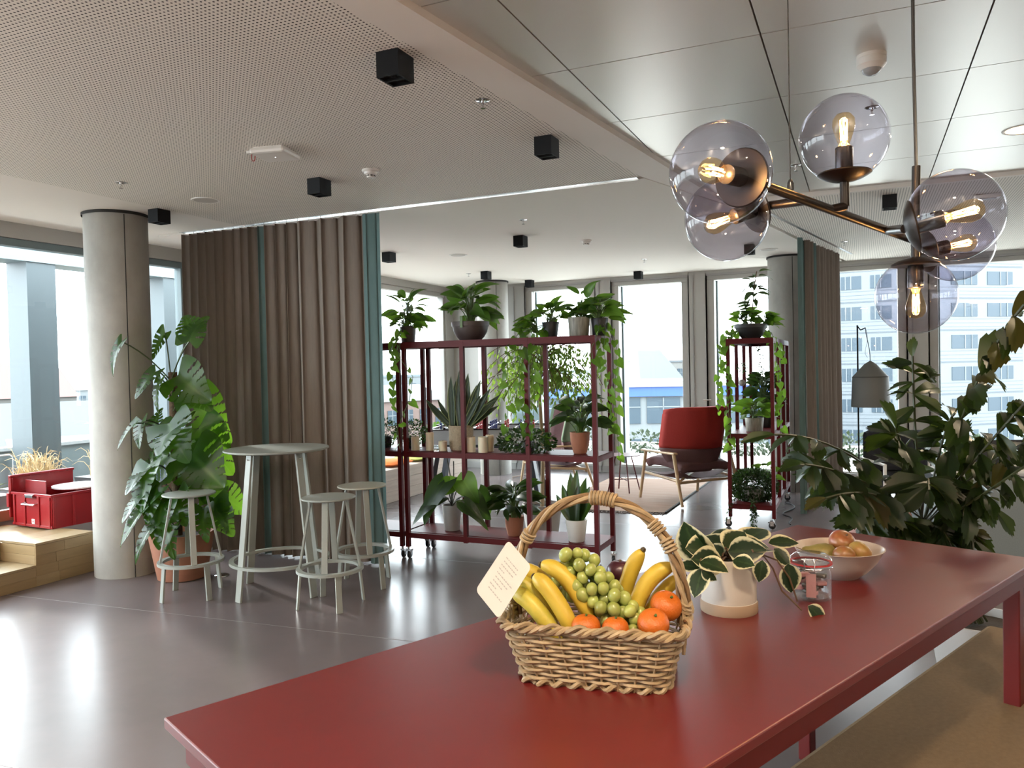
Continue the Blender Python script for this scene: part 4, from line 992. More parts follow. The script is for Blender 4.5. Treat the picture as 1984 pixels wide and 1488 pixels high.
SA = Vector((-3.55, 5.66, 0)); SB = Vector((-5.285, 5.66, 0)); SC = Vector((-.77, 7.80, 0))
shelf('dark red steel rolling shelf full of plants behind the basket handle', SA, 0)
shelf('dark red steel rolling shelf mostly hidden behind the taupe curtain', SB, 0)
shelf('dark red steel rolling shelf seen end on beside the right curtain', SC, pi/2)
ZT, ZM, ZB = 1.831, .912, .227

# plants on the top of the main shelf
def pp(label, loc, *a, **k):
    t = thing('potted_plant', label, 'plant', loc); pot(t, *a, **k); return t
random.seed(31)
c = Vector((-3.599, 5.86, ZT)); t = pp('peace lily in a brown pot on the shelf top beside the teal curtain edge', c, .058, .072, .14, M_brownp)
clump(t, 'spath', c+Vector((0, 0, .13)), 26, .36, .18, .15, .7); clump(t, 'poth', c+Vector((-.02, -.02, .11)), 34, .16, .22, .095, .2)
for v_ in ([(-3.519, 5.610, 1.886), (-3.483, 5.512, 1.712), (-3.376, 5.556, 1.540), (-3.405, 5.538, 1.350), (-3.497, 5.492, 1.118), (-3.463, 5.470, 0.951)], [(-3.516, 5.556, 1.863), (-3.548, 5.484, 1.756), (-3.524, 5.489, 1.501), (-3.534, 5.479, 1.289)]):
    v_[0] = tuple(c+Vector((-.03, -.05, .14))); stems(t, [v_], .0025); vine(t, 'poth', v_, 13, .085)
c = Vector((-3.006, 5.89, ZT)); t = thing('potted_plant', 'large leaved green plant in a wide dark brown bowl planter on the shelf', 'plant', c)
part('pot', MB().lathe([(.001, 0), (.085, 0), (.115, .030), (.142, .075), (.150, .118), (.157, .119), (.160, .155), (.156, .158), (.148, .157), (.145, .13)], 40), M_brownp, t); part('soil', MB().lathe([(.146, .135), (.001, .145)], 32), M_soil, t)
part('care_label', MB().box(-.012, .012, -.166, -.164, .105, .20), M_stem, t, smooth=False)
clump(t, 'spath', c+Vector((0, 0, .14)), 44, .36, .22, .20, .45, r=.004, wid=1.15)
c = Vector((-2.28, 5.88, ZT)); t = pp('bushy trailing plant in a small black pot on the shelf top', c, .052, .070, .125, M_blackp)
clump(t, 'poth', c+Vector((0, 0, .11)), 28, .22, .16, .10, .5); clump(t, 'poth', c+Vector((-.10, -.06, .04)), 34, .16, .26, .09, .1, az=(pi*.7, pi*1.5))
for pts, n in (([(0, 0), (-.14, -.16, .03), (-.17, -.24, -.10), (-.18, -.24, -.4), (-.14, -.23, -.75)], 16), ([(0, 0), (-.22, -.10, .05), (-.28, -.24, -.06), (-.27, -.25, -.45), (-.31, -.23, -.80)], 14), ([(0, 0), (-.05, -.17, .02), (-.07, -.245, -.12), (-.05, -.24, -.5), (-.10, -.23, -.78)], 13)):
    P = [c+Vector((0, 0, .12))]+[c+Vector(p) for p in pts[1:]]; stems(t, [P], .0025); vine(t, 'poth', P, n, .085)
c = Vector((-2.034, 5.86, ZT)); t = thing('potted_plant', 'small leafy plant in a grey striped ceramic pot on the shelf', 'plant', c)
M_stripe = mat('grey crackle glaze', (.34, .33, .29), .5, noise=((50, 50, 6), .6)); pot(t, .078, .086, .15, M_stripe)
clump(t, 'dark', c+Vector((0, 0, .135)), 28, .10, .11, .07, .4); clump(t, 'spath', c+Vector((.03, .02, .135)), 9, .28, .08, .15, .8, wid=1.2)
c = Vector((-1.883, 5.92, ZT)); t = pp('golden pothos with big heart leaves at the right end of the shelf top', c, .058, .068, .14, M_blackp)
clump(t, 'poth', c+Vector((0, 0, .12)), 26, .22, .20, .15, .25, r=.0035)
for pts, n in (([(.08, -.10, .05), (.09, -.20, -.10), (.10, -.10, -.4), (.10, -.06, -.72)], 16), ([(.10, .02, .05), (.125, .03, -.1), (.115, .0, -.45), (.15, -.04, -.95)], 15), ([(.06, -.22, .03), (.02, -.275, -.1), (.03, -.27, -.22)], 4)):
    P = [c+Vector((0, 0, .12))]+[c+Vector(p) for p in pts]; stems(t, [P], .0025); vine(t, 'poth', P, n, .085)
# middle board
random.seed(41)
c = Vector((-3.612, 5.90, ZM)); t = pp('dense dark green mound plant in a black pot on the middle board', c, .06, .07, .10, M_blackp); tinybush(t, c+Vector((0, 0, .13)), .125, 900, .022, M_ldark and M_string, sc=(1.1, 1, .95)); clump(t, 'poth', c+Vector((-.02, -.08, .15)), 4, .03, .10, .085, .1, az=(-2.6, -.5))
c = Vector((-3.896, 5.90, ZM)); t = pp('dense dark green mound plant at the left behind the curtain edge', c, .06, .07, .10, M_blackp); tinybush(t, c+Vector((0, 0, .13)), .115, 700, .022, M_string, sc=(1.1, 1, 1.05))
c = Vector((-3.123, 5.90, ZM)); t = thing('potted_plant', 'snake plant with upright sword leaves in a woven pot', 'plant', c)
part('woven_pot', MB().lathe([(.001, 0), (.092, 0), (.100, .02), (.106, .20), (.104, .208), (.098, .206), (.096, .18)], 40), M_woven, t); part('soil', MB().lathe([(.097, .18), (.001, .185)], 28), M_soil, t)
for dx, dy, ex, ez, l in ((-.05, 0, -.07, .40, 1), (-.03, .03, -.02, .50, 1), (-.06, -.03, -.06, .44, 1), (.01, .0, .01, .50, 1), (.03, .02, .07, .42, 1), (.05, .0, .14, .36, 1), (.04, -.03, .22, .28, 1), (.06, .0, .34, .19, 1), (.05, .03, .36, .28, 1), (.07, -.02, .30, .33, 1), (-.06, 0, -.24, .24, 1), (-.07, -.02, -.34, .24, 1), (.06, -.02, .33, .24, 1), (.02, .0, -.01, .47, 1), (.0, .04, .05, .46, 1), (.02, -.04, -.01, .38, 1), (.06, .02, .18, .40, 1)):
    b_ = c+Vector((dx, dy, .185)); tp = b_+Vector((ex-dx, dy*.5, ez)); leaf(t, 'sans', b_, tp, (.15*(1 if ex > 0 else -1), -1, .25), 1.15)
c = Vector((-2.487, 5.84, ZM)); t = pp('spreading small leaved plant trailing over the middle board', c, .055, .065, .085, M_blackp); tinybush(t, c+Vector((0, -.03, .085)), .20, 900, .030, M_string, sc=(1.25, .75, .52)); clump(t, 'poth', c+Vector((.1, -.02, .09)), 5, .06, .12, .085, .2)
c = Vector((-2.037, 5.84, ZM)); t = thing('potted_plant', 'dark leafy plant in a tapered terracotta pot on the middle board', 'plant', c)
part('pot', MB().lathe([(.001, 0), (.048, 0), (.054, .01), (.074, .09), (.079, .165), (.075, .168), (.070, .166), (.067, .14)], 36), M_terra, t); part('soil', MB().lathe([(.068, .145), (.001, .15)], 24), M_soil, t)
clump(t, 'dark', c+Vector((0, 0, .15)), 58, .34, .24, .14, .3, r=.004, wid=1.3)
for k, (x, y, r, h, lb) in enumerate(((-3.488, 5.755, .036, .115, 'ivory pillar candle furthest left on the shelf'), (-3.358, 5.775, .034, .150, 'tallest ivory pillar candle on the shelf'), (-3.225, 5.760, .036, .082, 'shortest ivory pillar candle left of the woven pot'), (-2.945, 5.735, .037, .125, 'ivory pillar candle just right of the woven pot'), (-2.831, 5.725, .040, .128, 'broad ivory pillar candle furthest right'), (-2.816, 5.82, .034, .135, 'ivory pillar candle tucked behind the broad one'))):
    t = thing('pillar_candle', lb, 'candle', (x, y, ZM), 0, 'ivory pillar candles on the shelf')
    part('wax', MB().lathe([(.001, 0), (r, 0), (r, h-.003), (r-.003, h), (r*.7, h-.004), (.001, h-.008)], 28), M_candle, t)
    part('wick', MB().tube([(0, 0, h-.008), (.002, 0, h+.008)], .0012, 5), M_dark, t)
t = thing('tealight_glass', 'tiny clear tealight glass among the candles', 'glass', (-3.265, 5.715, ZM)); part('glass_cup', MB().lathe([(.001, .002), (.022, .002), (.024, .05), (.022, .05), (.020, .006), (.001, .006)], 24), M_clear, t); part('tealight', MB().lathe([(.001, .007), (.018, .007), (.018, .018), (.001, .018)], 20), M_candle, t)
# bottom board
random.seed(51)
c = Vector((-3.208, 5.86, ZB)); t = pp('philodendron with huge shield leaves in a grey pot on the bottom board', c, .066, .082, .215, M_greyp)
big = [((-3.097, 5.551, 0.679), (-3.239, 5.318, 0.441), (-.4, -.9, .4), 'bigd', .9), ((-3.100, 5.492, 0.563), (-3.329, 5.332, 0.433), (-.2, -.6, .8), 'bigd', .7), ((-3.055, 5.569, 0.666), (-3.164, 5.464, 0.593), (-.3, -1, .2), 'big', 1.2), ((-2.936, 5.569, 0.704), (-2.802, 5.515, 0.545), (.3, -1, .1), 'big', 1.05), ((-3.056, 5.680, 0.705), (-3.004, 5.645, 0.555), (0, -1, .2), 'big', 1.0), ((-2.911, 5.577, 0.558), (-2.721, 5.603, 0.398), (.3, -1, .4), 'bigd', 1.0), ((-2.884, 5.479, 0.534), (-2.666, 5.441, 0.379), (.4, -.8, .6), 'bigd', .45), ((-2.880, 5.701, 0.582), (-2.789, 5.792, 0.380), (.5, -1, .3), 'bigd', .8)]
st = []
for bs, tp, nm, kd, wd in big: leaf(t, kd, bs, tp, nm, wd); st.append(arc(c+Vector((0, 0, .2)), lerp(c+Vector((0, 0, .2)), bs, .5)+Vector((0, 0, .08)), bs, 6))
st.append(arc(c+Vector((0, 0, .2)), c+Vector((.02, 0, .35)), c+Vector((-.06, .05, .60)), 6)); st.append(arc(c+Vector((0, 0, .2)), c+Vector((.03, 0, .4)), c+Vector((.0, .05, .58)), 6)); stems(t, st, .005, M_ldark and mat('dark stalk', (.03, .03, .015), .5))
c = Vector((-2.613, 5.83, ZB)); t = thing('potted_plant', 'arching leafy plant in a terracotta pot on the bottom board', 'plant', c)
part('pot', MB().lathe([(.001, 0), (.052, 0), (.058, .01), (.074, .08), (.078, .155), (.074, .158), (.068, .156), (.066, .13)], 36), M_terra, t); part('soil', MB().lathe([(.068, .135), (.001, .14)], 24), M_soil, t)
clump(t, 'dark', c+Vector((0, 0, .14)), 70, .32, .20, .17, .25, r=.003, wid=.9)
c = Vector((-2.063, 5.79, ZB)); t = pp('dark sword leaved plant in a light grey pot on the bottom board', c, .064, .086, .172, M_lgrey)
for ex, ey, ez in ((-.13, 0, .30), (-.06, .02, .40), (.0, -.02, .42), (.05, .02, .36), (.11, 0, .30), (-.16, -.02, .22), (.14, .02, .24), (.02, -.03, .30)):
    b_ = c+Vector((ex*.15, ey, .15)); leaf(t, 'sansd', b_, b_+Vector((ex*.85, ey, ez*.95)), (.2*ex, -1, .3), 1.25)
# tall shelf beside the right curtain
random.seed(61)
c = Vector((-1.0, 8.02, ZT)); t = thing('potted_plant', 'vining plants in a black bowl on the end shelf top', 'plant', c)
part('pot', MB().lathe([(.001, 0), (.085, 0), (.125, .045), (.150, .105), (.157, .106), (.160, .140), (.153, .142), (.146, .12)], 40), M_blackp, t); part('soil', MB().lathe([(.147, .12), (.001, .13)], 28), M_soil, t)
clump(t, 'poth', c+Vector((-.05, 0, .12)), 34, .20, .22, .095, .3); clump(t, 'poth', c+Vector((.12, .1, .10)), 28, .18, .20, .10, .2, az=(-1.2, 1.2))
st = [[c+Vector((0, 0, .12)), c+Vector((.02, 0, .30)), c+Vector((.03, .03, .48)), c+Vector((.06, .03, .66))]]; stems(t, st, .005, M_bark)
for k in range(26):
    q = .2+.8*k/26; b_ = lerp(st[0][0], st[0][3], q); a = U(0, 6.28); dd = Vector((math.cos(a), math.sin(a), U(-.3, .5))).normalized(); leaf(t, 'dark', b_+dd*.03, b_+dd*U(.13, .20), (0, -.6, 1))
for pts, n in (([(-.20, -.10, .08), (-.28, -.16, -.05), (-.29, -.18, -.4), (-.30, -.16, -.72)], 18), ([(-.18, -.14, .04), (-.22, -.23, -.08), (-.20, -.24, -.5), (-.17, -.24, -1.05)], 20), ([(.18, .1, .05), (.265, .1, -.1), (.27, .05, -.5), (.26, .1, -.9)], 16), ([(.20, -.05, .05), (.245, -.16, -.08), (.26, -.16, -.3), (.27, -.1, -.55)], 9)):
    P = [c+Vector((0, 0, .13))]+[c+Vector(p) for p in pts]; stems(t, [P], .0025); vine(t, 'poth', P, n, .085)
tinybush(t, c+Vector((.02, .25, -.10)), .01, 4, .03, M_string, hang=[(c+Vector((.04, .3, -.05)), c+Vector((.07, .3, -.42)), 60)])
c = Vector((-.99, 8.10, ZM)); t = pp('pothos in a mottled grey pot on the end shelf middle board', c, .080, .092, .135, M_stripe)
clump(t, 'poth', c+Vector((0, 0, .12)), 40, .22, .26, .13, .3, r=.003)
c = Vector((-.96, 8.62, ZM)); t = pp('tall bushy dark plant further back on the end shelf middle board', c, .08, .10, .16, M_blackp); clump(t, 'dark', c+Vector((0, 0, .15)), 90, .52, .20, .13, .4, r=.004, wid=1.1)
c = Vector((-1.00, 8.02, ZB)); t = pp('trailing string plant spilling over the end shelf bottom board', c, .09, .11, .13, M_greyp)
tinybush(t, c+Vector((0, 0, .155)), .20, 3600, .028, M_string, sc=(1.15, .8, .82), hang=[(c+Vector((-.16, -.2, .10)), c+Vector((-.21, -.245, -.14)), 60), (c+Vector((.02, -.22, .05)), c+Vector((.03, -.255, -.20)), 130), (c+Vector((.04, -.22, .05)), c+Vector((.05, -.26, -.14)), 60)]); clump(t, 'poth', c+Vector((.1, .15, .15)), 10, .25, .2, .10, .3)
t = thing('hanging_ornament', 'string of dark balls hanging inside the end shelf', 'ornament', (-1.13, 8.30, 1.45)); part('cord', MB().tube([(0, 0, .322), (0, 0, -.45)], .0018, 5), M_dark, t); part('ball', MB().sphere((0, 0, -.06), .034, 18, 12), M_greyp, t); tinybush(t, (-1.13, 8.30, 1.54), .05, 120, .018, M_string, name='moss_ball')

# ---------------------------------------------------------------- lounge corner
t = thing('rug', 'pale striped woven rug with dark fringe under the red chair', 'rug', (0, 0, 0))
rp = [Vector((-1.95, 8.30, 0)), Vector((-1.90, 10.75, 0)), Vector((-3.27, 10.65, 0)), Vector((-3.27, 8.16, 0))]
M_rug = mat('striped rug wool', (.40, .31, .255), .95, noise=((1.2, 22, 1), .5, (.32, .21, .17)), bump=(90, .5), spec=.05)
part('rug_weave', MB().prism([(p.x, p.y) for p in rp], .002, .012), M_rug, t, smooth=False)
part('rug_border', MB().bar((-1.945, 8.30, .008), (-1.895, 10.75, .008), .02, .014), M_dark, t, smooth=False)
fr = MB(); random.seed(2)
for k in range(150):
    q = k/149; b_ = lerp(rp[3], rp[0], q); fr.tube([b_+Vector((0, .005, .008)), b_+Vector((U(-.015, .015), -.05, .006)), b_+Vector((U(-.03, .03), -.10+U(-.02, .02), .003))], .0045, 4)
o = part('fringe', fr, mat('brown fringe', (.10, .07, .06), .95), t); o['kind'] = 'stuff'
fr = MB()
for k in range(110):
    q = k/109; b_ = lerp(rp[2], rp[1], q); fr.tube([b_+Vector((0, 0, .008)), b_+Vector((U(-.03, .03), .09, .004))], .005, 4)
o = part('fringe', fr, mat('cream fringe', (.55, .50, .42), .95), t); o['kind'] = 'stuff'

def lounge(label, loc, rz, back_m, seat_m):
    """wing chair, front +x: upholstered shell on a round timber frame"""
    t = thing('lounge_chair', label, 'armchair', loc, rz)
    def shell(u, v, off=0):         # v 0 seat rear .. 1 top ; u -1..1 across
        a = (u*2-1); w = .36+.03*v; x = -.30-.16*v+.26*abs(a)**2.4*(.55+.45*v); return x, a*w
    def outer(off):
        def fn(u, v):
            a = u*2-1; z = .36+.74*v; nar = 1-.30*max(0, .42-v)**1.0; wid = (.40 if v > .38 else .40*(.55+.45*math.sin(pi/2*min(1, v/.38))))
            wing = .30*abs(a)**3*(1 if v > .40 else .35+.65*v/.40); rake = -.20-.17*v+.12*max(0, .35-v)
            ztop = z-.03*abs(a)**6*(v > .9)
            return (rake+wing-.06*(1-a*a)+off, a*wid, ztop)
        return fn
    for nm, m_, v0, v1 in (('back_upper_shell', back_m, .36, 1.0), ('back_lower_shell', seat_m, .0, .36)):
        f = outer(0); mb = MB().grid(lambda u, v: f(u, v0+(v1-v0)*v), 24, 12)
        o = part(nm, mb, m_, t, ang=3); s_ = o.modifiers.new('thick', 'SOLIDIFY'); s_.thickness = .035; s_.offset = -1
    f = outer(.05); mb = MB().grid(lambda u, v: f(.05+.9*u, .2+.78*v), 20, 10); o = part('inner_cushion', mb, seat_m, t, ang=3); s_ = o.modifiers.new('thick', 'SOLIDIFY'); s_.thickness = .05; s_.offset = 1
    def seat(u, v):
        a = u*2-1; x = -.28+.66*v; z = .36+.04*v+.04*math.sin(pi*v)-.03*abs(a)**4-(.06*max(0, v-.9)*10*.3); return (x, a*.33, z)
    o = part('seat', MB().grid(seat, 14, 14), seat_m, t, ang=3); s_ = o.modifiers.new('thick', 'SOLIDIFY'); s_.thickness = .10; s_.offset = -1
    addbevel(o, .03, 3)
    part('seat_shell', MB().grid(lambda u, v: (-.28+.62*v, (u*2-1)*.35, .285+.10*abs(u*2-1)**2.5*(1-.6*v)-.045*math.sin(pi*v)), 14, 10), seat_m, t, ang=3)
    for s in (-1, 1):
        y = s*.40
        part('leg', MB().tube([(.40, y+s*.03, 0), (.31, y, .56)], [.017, .021], 12), M_beech, t)
        part('leg', MB().tube([(-.40, y+s*.03, 0), (-.22, y, .56)], [.017, .021], 12), M_beech, t)
        part('arm_rest', MB().cbox((.06, y, .573), (.64, .06, .024)), M_beech, t, smooth=False, bevel=.008)
        part('side_rail', MB().tube([(.345, y, .31), (-.30, y, .27)], .016, 10), M_beech, t)
    part('cross_rail', MB().tube([(.35, -.40, .29), (-.28, .36, .27)], .015, 10), M_beech, t)
    part('cross_rail', MB().tube([(-.29, -.42, .25), (-.29, .42, .25)], .016, 10), M_beech, t)
    return t
lounge('red wing armchair on wooden legs seen from behind beside the end shelf', (-1.865, 9.23, 0.012), R(140), M_redfab, M_mauve)
lounge('green armchair on wooden legs half hidden behind the plant shelf', (-3.74, 9.75, 0), R(215), M_green, M_mauve)
t = thing('side_table', 'small round red wire side table on the rug', 'table', (-2.76, 9.55, .012))
part('tabletop', MB().lathe([(.001, .452), (.215, .452), (.22, .456), (.22, .462), (.001, .464)], 40), M_shelf, t)
for k in range(4):
    a = pi/2*k+.6; d = Vector((math.cos(a), math.sin(a), 0)); part('leg', MB().tube([d*.21, d*.10+Vector((0, 0, .452))], .008, 8), M_shelf, t)
    part('stretcher', MB().tube([d*.175+Vector((0, 0, .15)), Vector((0, 0, .15))], .006, 6), M_shelf, t)
solo('pouf', MB().lathe([(.001, 0), (.27, 0), (.30, .03), (.31, .17), (.30, .31), (.27, .335), (.001, .34)], 40), M_mauve, 'low round mauve pouf on the rug in front of the red armchair', 'pouf', (-2.05, 10.0, .012)) if False else None

# table football behind the shelf
FT = thing('football_table', 'table football game with red and blue players behind the plant shelf', 'game table', (-3.92, 8.05, 0), R(17))
L_, D_, Z0, Z1 = .66, .36, .66, .92
M_fb = mat('dark blue grey board', (.035, .042, .055), .35); M_field = mat('pale playing field', (.55, .60, .58), .3)
for s in (-1, 1): part('side_panel', MB().box(-L_, L_, s*D_-.0125, s*D_+.0125, Z0+.10, Z1), M_sofal, FT, smooth=False); part('skirt_panel', MB().box(-L_, L_, s*D_-.0125, s*D_+.0125, Z0, Z0+.098), M_fb, FT, smooth=False)
for s in (-1, 1): part('end_panel', MB().box(s*L_-.02*(s > 0)-.0*(s < 0), s*L_+.02*(s < 0), -D_+.025, D_-.025, Z0, Z1), M_fb, FT, smooth=False)
for s in (-1, 1): part('top_rim', MB().box(-L_-.01, L_+.01, s*D_-.02, s*D_+.02, Z1, Z1+.014), M_blackm, FT, smooth=False); part('edge_post', MB().box(s*L_-.02, s*L_+.02, -D_-.02, -D_-.014, Z0, Z1), M_blackm, FT, smooth=False)
part('playing_field', MB().box(-L_+.02, L_-.02, -D_+.025, D_-.025, Z0+.10, Z0+.11), M_field, FT, smooth=False); part('base_board', MB().box(-L_+.02, L_-.02, -D_+.025, D_-.025, Z0, Z0+.015), M_fb, FT, smooth=False)
for sx_ in (-1, 1):
    for sy in (-1, 1): part('leg', MB().bar((sx_*(L_-.02), sy*(D_-.02), 0), (sx_*(L_-.14), sy*(D_-.06), Z0), .075, .05), M_fb, FT, smooth=False)
M_pr = mat('red player', (.45, .05, .05), .4); M_pb = mat('blue player', (.03, .04, .16), .4)
for k in range(8):
    x = -L_+.12+k*.153; rd = part('rod', MB().tube([(x, -D_-.16, Z1+.03), (x, D_+.16, Z1+.03)], .007, 8), M_chrome, FT)
    part('grip', MB().tube([(x, (-1 if k % 2 else 1)*(D_+.07), Z1+.03), (x, (-1 if k % 2 else 1)*(D_+.17), Z1+.03)], .015, 10), M_blackm, rd)
    n = (1, 2, 3, 5, 5, 3, 2, 1)[k]
    for j in range(n):
        y = (j-(n-1)/2)*.11; p = MB(); p.cbox((x, y, Z1+.03), (.022, .028, .055)); p.sphere((x, y, Z1+.073), .014, 10, 8); p.cbox((x, y, Z1-.02), (.018, .020, .05))
        part('player', p, M_pr if k % 2 else M_pb, rd)
# seat platform by the far left glazing with cushions
t = thing('bench_box', 'pale wooden box bench below the far left window', 'bench', (-5.60, 8.7, 0))
M_ash = mat('pale ash board', (.50, .40, .32), .55, noise=((22, 2, 26), .2))
part('bench_core', MB().box(-.42, .39, -1.45, 1.15, 0, .40), M_ash, t, smooth=False)
for k in range(3):
    part('front_board', MB().box(.39, .402, -1.45, 1.15, .004+k*.132, .132+k*.132), M_ash, t, smooth=False)
    part('side_board', MB().box(-.42, .39, -1.462, -1.45, .004+k*.132, .132+k*.132), M_ash, t, smooth=False)
def cushion(label, loc, d, col, rz=0):
    m_ = mat(label[:18], col, .9, spec=.1)
    mb = MB()
    def fn(sg): return lambda u, v: ((u-.5)*d[0], (v-.5)*d[1], d[2]/2+sg*d[2]/2*(max(0, 1-abs(2*u-1)**4)*max(0, 1-abs(2*v-1)**4))**.4)
    mb.grid(fn(1), 12, 12); mb.grid(fn(-1), 12, 12); o = solo('seat_cushion', mb, m_, label, 'cushion', loc, 'bench cushions', ang=3); o.rotation_euler = (0, 0, rz); return o
cushion('orange seat cushion on the box bench', (-5.45, 8.35, .402), (.42, .48, .07), (.62, .16, .04)); cushion('yellow green seat cushion on the box bench', (-5.45, 8.95, .402), (.42, .50, .07), (.42, .44, .12)); cushion('red seat cushion at the near end of the box bench', (-5.45, 7.62, .402), (.42, .55, .07), (.60, .03, .03))
# shell chair in the far corner
t = thing('shell_chair', 'pale blue shell chair in front of the left back window', 'chair', (-4.42, 10.45, 0), R(-60))
M_blue = mat('pale blue shell', (.33, .46, .52), .45)
o = part('chair_shell', MB().grid(lambda u, v: (-.25*v**2*1.0+.22-.34*min(v, .5)*2*.6, (u*2-1)*(.26-.05*v), .44+.05*abs(u*2-1)**3+(.0 if v < .5 else (v-.5)*1.06)-.03*math.sin(pi*min(1, v*2))), 14, 16), M_blue, t, ang=3); s_ = o.modifiers.new('thick', 'SOLIDIFY'); s_.thickness = .012
part('column', MB().tube([(0, 0, .06), (0, 0, .43)], .022, 12), M_chrome, t)
for k in range(4): a = pi/2*k; part('foot', MB().bar((0, 0, .05), (math.cos(a)*.26, math.sin(a)*.26, .012), .03, .02), M_chrome, t, smooth=False)
# ficus tree behind the shelf
random.seed(71)
fc_ = Vector((-2.80, 6.90, 0)); t = thing('weeping_fig', 'weeping fig tree with small pale leaves behind the plant shelf', 'tree', fc_)
pot(t, .15, .19, .30, M_greyp)
tr = [fc_+Vector((0, 0, .27)), fc_+Vector((.02, 0, .8)), fc_+Vector((-.01, .02, 1.3)), fc_+Vector((.03, 0, 1.78))]
part('trunk', MB().tube(tr, [.020, .018, .016, .012], 10), mat('pale bark', (.40, .31, .20), .8), t, world=True)
br_ = []
for k in range(52):
    a = 2.4*k; q = U(.6, 1); b_ = lerp(tr[1], tr[3], q); rr = U(.25, .55); e1 = b_+Vector((math.cos(a)*rr*.6, math.sin(a)*rr*.5, U(.15, .35))); e2 = b_+Vector((math.cos(a)*rr*1.3, math.sin(a)*rr*.7, U(-.40, .10))); br_.append(arc(b_, e1, e2, 8))
stems(t, br_, .0035, M_bark, name='branches')
v, f, u = [], [], []
for pts in br_:
    for k in range(36):
        p = lerp(pts[min(7, 2+k % 6)], pts[min(8, 3+k % 6)], U(0, 1))-fc_+Vector((U(-.05, .05), U(-.05, .05), U(-.10, .02))); d = Vector((U(-.6, .6), U(-.6, .6), -1)).normalized(); x = Matrix.Rotation(U(0, 6.28), 3, d) @ d.orthogonal().normalized(); s = U(.040, .065); o_ = len(v)
        v += [tuple(p), tuple(p+d*s*.45+x*s*.24), tuple(p+d*s), tuple(p+d*s*.45-x*s*.24)]; u += [0, 1, .5, 1]; f += [(o_, o_+1, o_+2), (o_, o_+2, o_+3)]
me = bpy.data.meshes.new('foliage'); me.from_pydata(v, [], f); me.materials.append(M_lficus); me.attributes.new('u', 'FLOAT', 'POINT').data.foreach_set('value', u); o = obj('foliage', me, t); o['kind'] = 'stuff'

# ---------------------------------------------------------------- sofa, pouf, lamp on the right
solo('pouf', MB().lathe([(.001, 0), (.235, 0), (.25, .02), (.255, .20), (.25, .375), (.235, .41), (.19, .425), (.001, .43)], 48), M_pink, 'round pink woven pouf behind the far end of the table', 'pouf', (.09, 6.86, 0))
SO = Vector((.50, 6.68, 0)); sang = math.atan2(6.82-6.657, 1.08-.448)
t = thing('sofa', 'large blue grey sofa seen from behind at the right', 'sofa', SO, sang)
part('back_panel', MB().box(0, 2.6, 0, .13, .05, .70), M_sofa, t, smooth=False, bevel=.015)
part('back_cap', MB().box(-.005, 2.605, -.006, .16, .702, .78), M_sofal, t, smooth=False, bevel=.03)
part('seat_base', MB().box(.0, 2.6, .135, 1.0, .05, .32), M_sofa, t, smooth=False, bevel=.02)
for k in range(2): part('seat_pad', MB().box(.14+k*1.17, 1.30+k*1.17, .30, 1.02, .325, .46), M_sofa, t, smooth=False, bevel=.03)
part('arm_rest', MB().box(-.0, .13, .17, 1.0, .325, .62), M_sofa, t, smooth=False, bevel=.03)
for x in (.1, 2.5):
    for y in (.1, .9): part('foot', MB().box(x-.03, x+.03, y-.03, y+.03, 0, .05), M_black, t, smooth=False)
def scush(label, x, y, z, w, h, tilt, rz):
    m_ = M_cush; mb = MB()
    def fn(sg): return lambda u, v: ((u-.5)*w, sg*.085*(max(0, 1-abs(2*u-1)**3)*max(0, 1-abs(2*v-1)**3))**.45, v*h)
    mb.grid(fn(1), 12, 12); mb.grid(fn(-1), 12, 12); p = SO+Matrix.Rotation(sang, 3, 'Z') @ Vector((x, y, z)); o = solo('sofa_cushion', mb, m_, label, 'cushion', p, 'charcoal sofa cushions', ang=3); o.rotation_euler = (R(tilt), 0, sang+rz)
scush('charcoal cushion at the left end of the sofa', .46, .30, .462, .55, .50, 8, .1); scush('charcoal cushion in the middle of the sofa', 1.06, .30, .462, .62, .52, 8, -.05); scush('charcoal cushion further right on the sofa', 1.75, .30, .462, .66, .52, 8, .04)
t = thing('low_armchair', 'dark armchair with white frame behind the fishtail palm', 'armchair', (.40, 8.75, 0), R(-70))
part('seat', MB().box(-.33, .33, -.32, .32, .30, .44), M_cush, t, smooth=False, bevel=.04); part('backrest', MB().box(-.36, -.24, -.32, .32, .44, .86), M_cush, t, smooth=False, bevel=.05)
for s in (-1, 1): part('frame', MB().tube([(.33, s*.35, 0), (.33, s*.35, .58), (-.34, s*.35, .58), (-.34, s*.35, 0)], .018, 8), M_white, t); part('seat_rail', MB().tube([(.33, s*.35, .28), (-.34, s*.35, .28)], .015, 8), M_white, t)
t = thing('floor_lamp', 'floor lamp with grey cone topped shade before the right window', 'lamp', (-.045, 8.72, 0))
part('base', MB().lathe([(.001, 0), (.15, 0), (.155, .008), (.15, .016), (.001, .02)], 36), M_lampg, t)
part('pole', MB().tube([(0, 0, .02), (.0, 0, 1.95)], .008, 10), M_black, t)
part('bracket', MB().tube([(0, 0, 1.94), (.03, -.02, 1.90), (.075, -.04, 1.92)], .006, 8), M_black, t)
sx_, sy = .115, -.06
o = part('lamp_shade', MB().lathe([(.008, 1.585), (.055, 1.555), (.165, 1.43), (.168, 1.425), (.182, 1.125), (.178, 1.125), (.163, 1.42), (.05, 1.545)], 40, (sx_, sy, 0)), M_lampg, t)
part('shade_seam', MB().tube([(sx_+.169*math.cos(a), sy+.169*math.sin(a), 1.427) for a in [2*pi*k/40 for k in range(40)]], .003, 5, closed=True), M_black, o)
part('cord', MB().tube(bez((sx_, sy, 1.585), (sx_, sy, 1.75), (.08, -.04, 1.8), (.075, -.04, 1.92), 10), .0035, 6), M_black, t)
